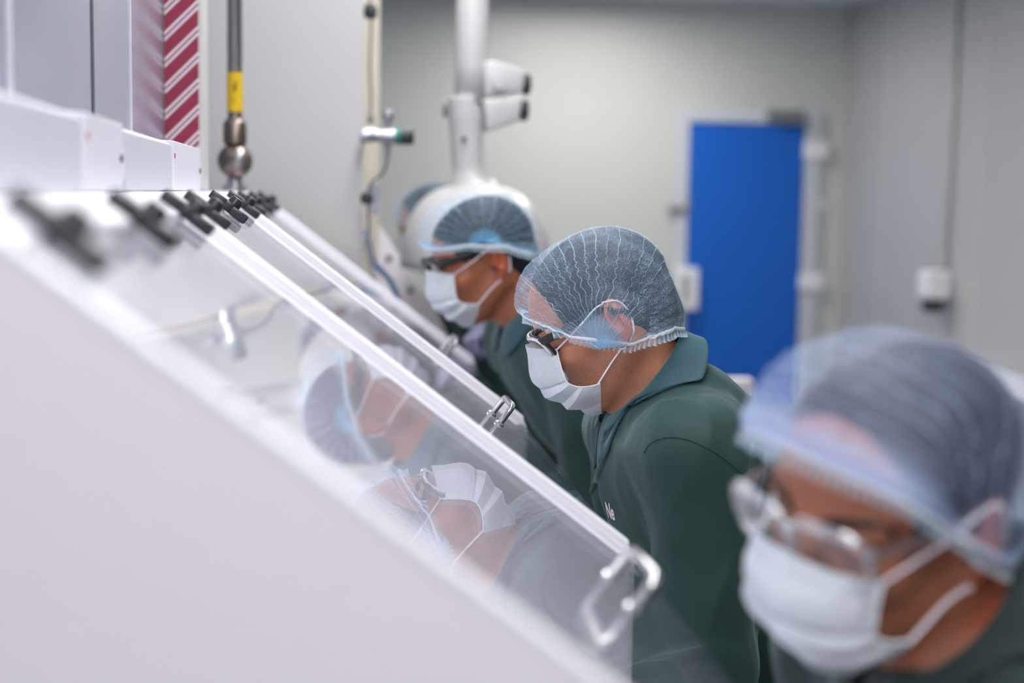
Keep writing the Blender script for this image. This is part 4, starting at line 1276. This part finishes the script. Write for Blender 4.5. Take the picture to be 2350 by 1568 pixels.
def cap_material(name, npl=24, base=.11, tint=(.60, .81, 1.0, 1), fibre=1.0, gather=.5, front=.22, ew=.08, tight=.955):
    """thin non-woven pleated cloth: fibres and fold lines hide what is below, the rest lets it through"""
    t = NT(name)
    uv = t.n('UVMap', dict(uv_map='UVMap'))
    s = t.n('SeparateXYZ', i0=uv.outputs[0])
    u, v = s.outputs[0], s.outputs[1]
    e = t.math('ABSOLUTE', t.math('MULTIPLY_ADD', v, 2.0, -1.0))
    wob = t.noise(3.5, 1, vec=uv.outputs[0])
    zig = t.math('MULTIPLY', t.math('SINE', t.math('MULTIPLY', e, 95.0)), t.ramp(e, .55, .85))
    ph = t.math('ADD', t.math('ADD', t.math('MULTIPLY', u, float(npl)), t.math('MULTIPLY', t.math('EXPONENT', t.math('MULTIPLY', u, -7.0)), -5.0)), t.math('ADD', t.math('MULTIPLY', zig, .16), t.math('MULTIPLY', wob, .9)))
    fr = t.math('ABSOLUTE', t.math('SUBTRACT', t.math('FRACT', ph), .5))
    lw = t.math('MULTIPLY_ADD', e, .06, .035)
    line = t.math('SUBTRACT', 1.0, t.math('DIVIDE', fr, lw), clamp=True)
    pick = t.ramp(t.noise(4.0, 1, vec=t.n('CombineXYZ', i0=t.math('FLOOR', t.math('ADD', ph, .0)), i1=3.3).outputs[0]), .40, .60)
    line = t.math('MULTIPLY', line, t.math('MULTIPLY_ADD', pick, .7, .3))
    o = t.coord()
    f1 = t.noise(520, 3, .7, 2.2, vec=o); f2 = t.noise(1500, 2, .6, 1.5, vec=o); f3 = t.noise(40, 3, vec=o)
    fib = t.math('MULTIPLY', t.ramp(f1, .48, .70), .66 * fibre)
    fib = t.math('MULTIPLY_ADD', t.ramp(f2, .52, .70), .28 * fibre, fib)
    fib = t.math('MULTIPLY', fib, t.math('MULTIPLY_ADD', t.ramp(f3, .35, .65), .7, .4))
    a = t.math('ADD', base, fib)
    a = t.math('ADD', a, t.math('MULTIPLY', line, .62))
    a = t.math('ADD', a, t.math('MULTIPLY', t.ramp(e, .968, .999), gather))
    ed = t.math('MULTIPLY', t.ramp(t.math('ABSOLUTE', t.math('SUBTRACT', u, .5)), .5 - ew, .5), front)
    a = t.math('ADD', a, ed)
    a = t.math('MINIMUM', a, .96)
    c = t.mix(t.math('MULTIPLY', t.ramp(e, tight, .998), min(1.0, gather * 2)), tint, (tint[0] * .55, tint[1] * .86, tint[2], 1))
    df = t.n('BsdfDiffuse', Color=c); tl = t.n('BsdfTranslucent', Color=c)
    m = t.n('MixShader', i0=.35, i1=df, i2=tl)
    return t.done(t.n('MixShader', i0=a, i1=t.n('BsdfTransparent'), i2=m))

def band_material(name, tint=(.66, .85, .97, 1)):
    t = NT(name)
    uv = t.n('UVMap', dict(uv_map='UVMap')); s = t.n('SeparateXYZ', i0=uv.outputs[0])
    u, v = s.outputs[0], s.outputs[1]
    fr = t.math('ABSOLUTE', t.math('SUBTRACT', t.math('FRACT', u), .5))
    rib = t.math('SUBTRACT', 1.0, t.math('DIVIDE', fr, .20), clamp=True)
    el = t.math('LESS_THAN', v, .40)
    mark = t.math('MULTIPLY', t.math('GREATER_THAN', t.noise(3.2, 1, vec=t.n('CombineXYZ', i0=t.math('MULTIPLY', u, .9), i1=t.math('MULTIPLY', v, 6.0)).outputs[0]), .62), t.math('MULTIPLY', t.math('GREATER_THAN', v, .16), el))
    a = t.math('ADD', .26, t.math('MULTIPLY', rib, .42))
    a = t.math('MAXIMUM', a, t.math('MULTIPLY', el, .85))
    c = t.mix(el, tint, (.88, .94, .98, 1)); c = t.mix(t.math('MULTIPLY', mark, .5), c, (.30, .42, .52, 1))
    df = t.n('BsdfDiffuse', Color=c); tl = t.n('BsdfTranslucent', Color=c)
    return t.done(t.n('MixShader', i0=a, i1=t.n('BsdfTransparent'), i2=t.n('MixShader', i0=.3, i1=df, i2=tl)))

def mask_material(name, tint=(.80, .88, .93, 1), op=.93):
    t = NT(name)
    uv = t.n('UVMap', dict(uv_map='UVMap')); s = t.n('SeparateXYZ', i0=uv.outputs[0])
    r = s.outputs[0]
    n = t.noise(420, 3, .7); n2 = t.noise(60, 3)
    # embossed seams along the top and bottom hems, fold edges between the pleats
    def stripe(c, w):
        return t.math('SUBTRACT', 1.0, t.math('DIVIDE', t.math('ABSOLUTE', t.math('SUBTRACT', r, c)), w), clamp=True)
    seam = t.math('MAXIMUM', stripe(.10, .006), t.math('MAXIMUM', stripe(.115, .005), t.math('MAXIMUM', stripe(.93, .006), stripe(.945, .005))))
    fold = stripe(.45, .010)
    for c in (.52, .66, .72): fold = t.math('MAXIMUM', fold, stripe(c, .012))
    c = t.mix(t.ramp(n, .35, .65), tint, tuple(min(1, x * 1.08) for x in tint[:3]) + (1,))
    c = t.mix(t.math('MULTIPLY', t.math('MAXIMUM', seam, fold), .6), c, (.93, .96, .98, 1))
    ly = t.math('ADD', t.math('MULTIPLY', t.math('GREATER_THAN', r, .45), t.math('LESS_THAN', r, .52)), t.math('MULTIPLY', t.math('GREATER_THAN', r, .66), t.math('LESS_THAN', r, .72)))
    single = t.math('MULTIPLY', t.math('GREATER_THAN', r, .42), t.math('SUBTRACT', 1.0, ly))
    c = t.mix(t.math('MULTIPLY', single, .60), c, (.50, .62, .70, 1))
    a = t.math('SUBTRACT', op, t.math('MULTIPLY_ADD', t.ramp(n2, .5, .8), .10, t.math('MULTIPLY', single, .14)))
    a = t.math('MAXIMUM', a, t.math('MAXIMUM', seam, fold), clamp=True)
    df = t.n('BsdfDiffuse', Color=c); tl = t.n('BsdfTranslucent', Color=c)
    bn = t.n('Bump', Strength=.3, Distance=.0008, Height=n)
    t.set(df, 'Normal', bn)
    return t.done(t.n('MixShader', i0=a, i1=t.n('BsdfTransparent'), i2=t.n('MixShader', i0=.3, i1=df, i2=tl)))

M_shirt = cloth_material('dark green work cloth', srgb(15, 51, 47))
M_shirtShade = cloth_material('green work cloth with shade in colour', srgb(14, 34, 34))  # nearest worker's shirt: the shade on it is put into the colour
M_collar = cloth_material('green collar cloth', srgb(30, 70, 78))
M_trous = plain('dark trousers', srgb(40, 44, 52), .8)
M_shoe = plain('black shoe leather', srgb(25, 25, 27), .4)
M_hair = plain('black hair', srgb(18, 19, 27), .6, var=.25, vscale=160, bump=.6, bscale=260)
M_brow = plain('dark brow hair', srgb(30, 22, 18), .7)
M_skin = [skin_material('skin warm brown', srgb(190, 128, 98), .75), skin_material('skin brown', srgb(162, 98, 66), .35), skin_material('skin tan', srgb(160, 100, 72), .3), skin_material('skin light brown', srgb(200, 140, 112), .2)]
M_cap = cap_material('pale blue cap cloth'); M_capB = cap_material('soft pale blue cap cloth', npl=14, base=.08, gather=.10, front=.88, ew=.19, fibre=.5, tint=(.60, .73, 1.0, 1)); M_capC = cap_material('pale blue cap cloth with dense brim', npl=13, base=.07, gather=.6, front=.75, ew=.10, fibre=.6, tint=(.50, .76, .97, 1)); M_band = band_material('cap elastic')
M_mask = mask_material('mask cloth'); M_trim = plain('mask binding', srgb(236, 240, 244), .8); M_loop = plain('white ear elastic', srgb(236, 230, 238), .8)
M_rim = plain('silver spectacle rim', (.75, .74, .76, 1), .18, metal=.9); M_temple = plain('black spectacle frame', srgb(32, 30, 34), .35)
M_clear = acrylic('clear polycarbonate', (.93, .95, .96, 1), .05, gain=1.6)
M_clearf = acrylic('clear goggle frame', (.86, .88, .91, 1), .20, rough=.08, gain=1.3)
M_lens = acrylic('spectacle lens', (.97, .98, .98, 1), .05)
M_glove = plain('lavender nitrile glove', srgb(122, 120, 148), .2, var=.05, vscale=30)
M_thread = plain('embroidery thread', srgb(238, 228, 232), .7)
M_seamt = cloth_material('seam cloth', srgb(12, 34, 35))
mats = lambda i: dict(skin=M_skin[i], shirt=M_shirt, trousers=M_trous, shoe=M_shoe)

# ------------------------------------------------------------------ worker in the middle (in focus)
def head_at(px, py, Y, az, pitch, roll, sc):
    """head whose left ear opening is seen at the photo pixel"""
    R = rot_head(az, pitch, roll)
    return at(px, py, Y) - R @ (V(-.006, .080, 0) * sc), R

def dress(p, cap=None, mask=None, glasses=None, hair=0.0, brows=True, collar=None):
    make_hair(p, M_hair, hair)
    make_cap(p, (cap or {}).pop('mat', M_cap), M_band, **(cap or {}))
    make_mask(p, M_mask, M_trim, M_loop, **(mask or {}))
    if glasses: make_glasses(p, **glasses)
    if brows: make_brows(p, M_brow)
    make_collar(p, (collar or {}).pop('mat', M_collar), **(collar or {}))

H2, R2 = head_at(1412, 738, 1.925, 173, 30, 0, .975)
P2 = make_pose(H2, R2, 178, 1.0, lean=.27, nofs=(-.010, -.002))
build_person(P2, 'person', 'person in sharp focus in dark spectacles, head bowed, green collar and pale blue cap', mats(0), rng=1.0, group='people at the hoods')
dress(P2, cap=dict(seed=1), glasses=dict(rim_mat=M_rim, temple_mat=M_temple, lens_mat=M_lens, rim_r=.0027, back_mat=M_temple, cz=.013, cx=.108, temple_r=.0063, temple_z=.023))

H1, R1 = head_at(1145, 600, 2.83, 188, 20, 0, 1.02)
P1 = make_pose(H1, R1, 183, 1.02, lean=.36, nofs=(-.036, 0))
P1.SL = P1.SL + V(.035, .01, 0); P1.EL = P1.EL + V(.06, .01, -.035); P1.WL = P1.WL - V(0, 0, .012)
P1.WR = at(1062, 790, 3.42) + V(.115, .015, .030); P1.ER = P1.SR + V(.12, .16, -.20)
P1.handdR = V(-.80, -.35, .10); P1.palmR = V(-.15, -.2, -1.0); P1.curlR = (45, 60, 45)
build_person(P1, 'person', 'person in green shirt with black-topped safety glasses and bared ear under the dome hood', mats(1), rng=5.0, group='people at the hoods', shirt_h=.008)
CAP1 = [(.104, .062), (.112, .074), (.111, .092), (.092, .116), (.058, .134), (.010, .140), (-.040, .132), (-.082, .106), (-.108, .066), (-.112, .030), (-.102, .000), (-.088, -.020)]
dress(P1, hair=-.03, cap=dict(seed=4, S=CAP1, G=(.012, .084, .046), npl=13, mat=M_capC), glasses=dict(rim_mat=M_temple, temple_mat=M_temple, lens_mat=M_clear, style='half', rim_r=.0038, w=.030, h=.021, cx=.114, temple_r=.0075, temple_z=.032))

H3, R3 = head_at(2246, 1234, 0.985, 209, 14, -12, .915)
P3 = make_pose(H3, R3, 188, 1.0, lean=.28)
build_person(P3, 'person', 'person with clear safety goggles and pale blue cap, large and blurred nearest the camera', dict(mats(2), shirt=M_shirtShade), rng=9.0, group='people at the hoods', shirt_h=.007)
CAP3 = [(.097, .076), (.101, .088), (.095, .104), (.078, .120), (.050, .130), (.008, .134), (-.040, .126), (-.080, .100), (-.104, .058), (-.112, .012), (-.102, -.030), (-.080, -.060)]
dress(P3, cap=dict(seed=8, S=CAP3, G=(.010, .083, .000), npl=14, mat=M_capB), mask=dict(C=[(.124, .010), (.130, -.004), (.135, -.018), (.136, -.034), (.128, -.056), (.113, -.078), (.092, -.096), (.070, -.104)], E=[(.084, .057, -.006), (.089, .058, -.018), (.092, .0585, -.032)] + MASK_E[3:]), glasses=dict(rim_mat=M_clearf, temple_mat=M_clearf, lens_mat=M_clear, w=.031, h=.023, cx=.118, cz=.018, rim_r=.0042), collar=dict(mat=M_shirtShade))

H0, R0_ = head_at(1016, 520, 4.25, 184, 24, 0, 1.04)
P0 = make_pose(H0, R0_, 182, 1.04, lean=.21, nofs=(-.02, 0)); P0.ankle = .075
build_person(P0, 'person', 'person furthest back, only a blue cap showing beside the dome hood', mats(3), rng=13.0, head_h=.005, body_h=.012, shirt_h=.012, group='people at the hoods')
dress(P0, cap=dict(seed=12, nu=120, nv=70))

for p_, who in ((P2, 'sharply focused worker'), (P1, 'worker beneath the dome hood'), (P3, 'blurred worker nearest the camera'), (P0, 'worker furthest back')):
    stool(p_.hip[0], p_.hip[1], p_.hip[2] - .165, 'round grey stool under the ' + who)

# glove on the raised hand of the worker by the dome hood
gf = Field(); hand(gf, P1.WR, P1.handdR, P1.palmR, -1, curl=P1.curlR)
d = (P1.ER - P1.WR); d /= np.linalg.norm(d)
gf.cap(P1.WR, P1.WR + d * .06, .031, .036, k=.02)
gfun = lambda P: gf(P) - .0022
lo, hi = P1.WR - .22, P1.WR + .22
a, b = nets(gfun, *[axis_coords(lo[i], hi[i], .004) for i in range(3)], project=1, flds=[gf])
mesh_np('glove', a, b, M_glove, P1.body)

# seams, placket and lettering on the shirt in focus
P2.castY = P2.H[1]
ribbon_on(P2, [(1478, 1040), (1492, 1018), (1520, 1006), (1560, 1005), (1610, 1022), (1660, 1052), (1705, 1090)], .0026, M_seamt, 'sleeve_seam', P2.shirt)
ribbon_on(P2, [(1425, 965), (1398, 1000), (1390, 1045), (1372, 1090), (1354, 1140), (1346, 1190)], .012, M_shirt, 'placket', P2.shirt, off=.003)

def lettering(p, txt, cpx, size, slant):
    cu = bpy.data.curves.new('lettering', 'FONT'); cu.body = txt; cu.size = size; cu.shear = slant; cu.align_x = 'CENTER'; cu.offset = size * .025
    tmp = bpy.data.objects.new('lettering_tmp', cu); COL.objects.link(tmp)
    dg = bpy.context.evaluated_depsgraph_get(); me0 = tmp.evaluated_get(dg).to_mesh()
    bm = bmesh.new(); bm.from_mesh(me0); bmesh.ops.subdivide_edges(bm, edges=bm.edges[:], cuts=1)
    L = np.array([v.co[:] for v in bm.verts]); fs = [[v.index for v in f.verts] for f in bm.faces]
    bm.free(); bpy.data.objects.remove(tmp)
    me = bpy.data.meshes.new('lettering')
    _, P, g = (None, None, None)
    d = CF + CR * (cpx[0] - W / 2) / F - CU * (cpx[1] - H / 2) / F; d /= np.linalg.norm(d)
    o = CAM + d * 1.4; t = 0.0
    for _ in range(120): t += float(np.clip(p.sf((o + d * t)[None]), -.02, .03)[0]) * .7
    c = o + d * t; nrm = grad(p.sf, c[None], .01)[0]; nrm /= np.linalg.norm(nrm)
    up = V(0, 0, 1) - nrm * nrm[2]; up /= np.linalg.norm(up); rt = np.cross(up, nrm)
    Wd = c + rt * L[:, :1] * .55 + up * L[:, 1:2]
    for _ in range(3): Wd = snap(p.sf, Wd, off=.0008, limit=.02)
    me.from_pydata(Wd.tolist(), [], fs)
    return link('lettering', me, M_thread, p.shirt)
lettering(P2, 'Ne', (1404, 1190), .034, .15)

SC.cycles.transparent_max_bounces = 24; SC.cycles.max_bounces = 8; SC.cycles.diffuse_bounces = 5
SC.view_settings.exposure = 1.0
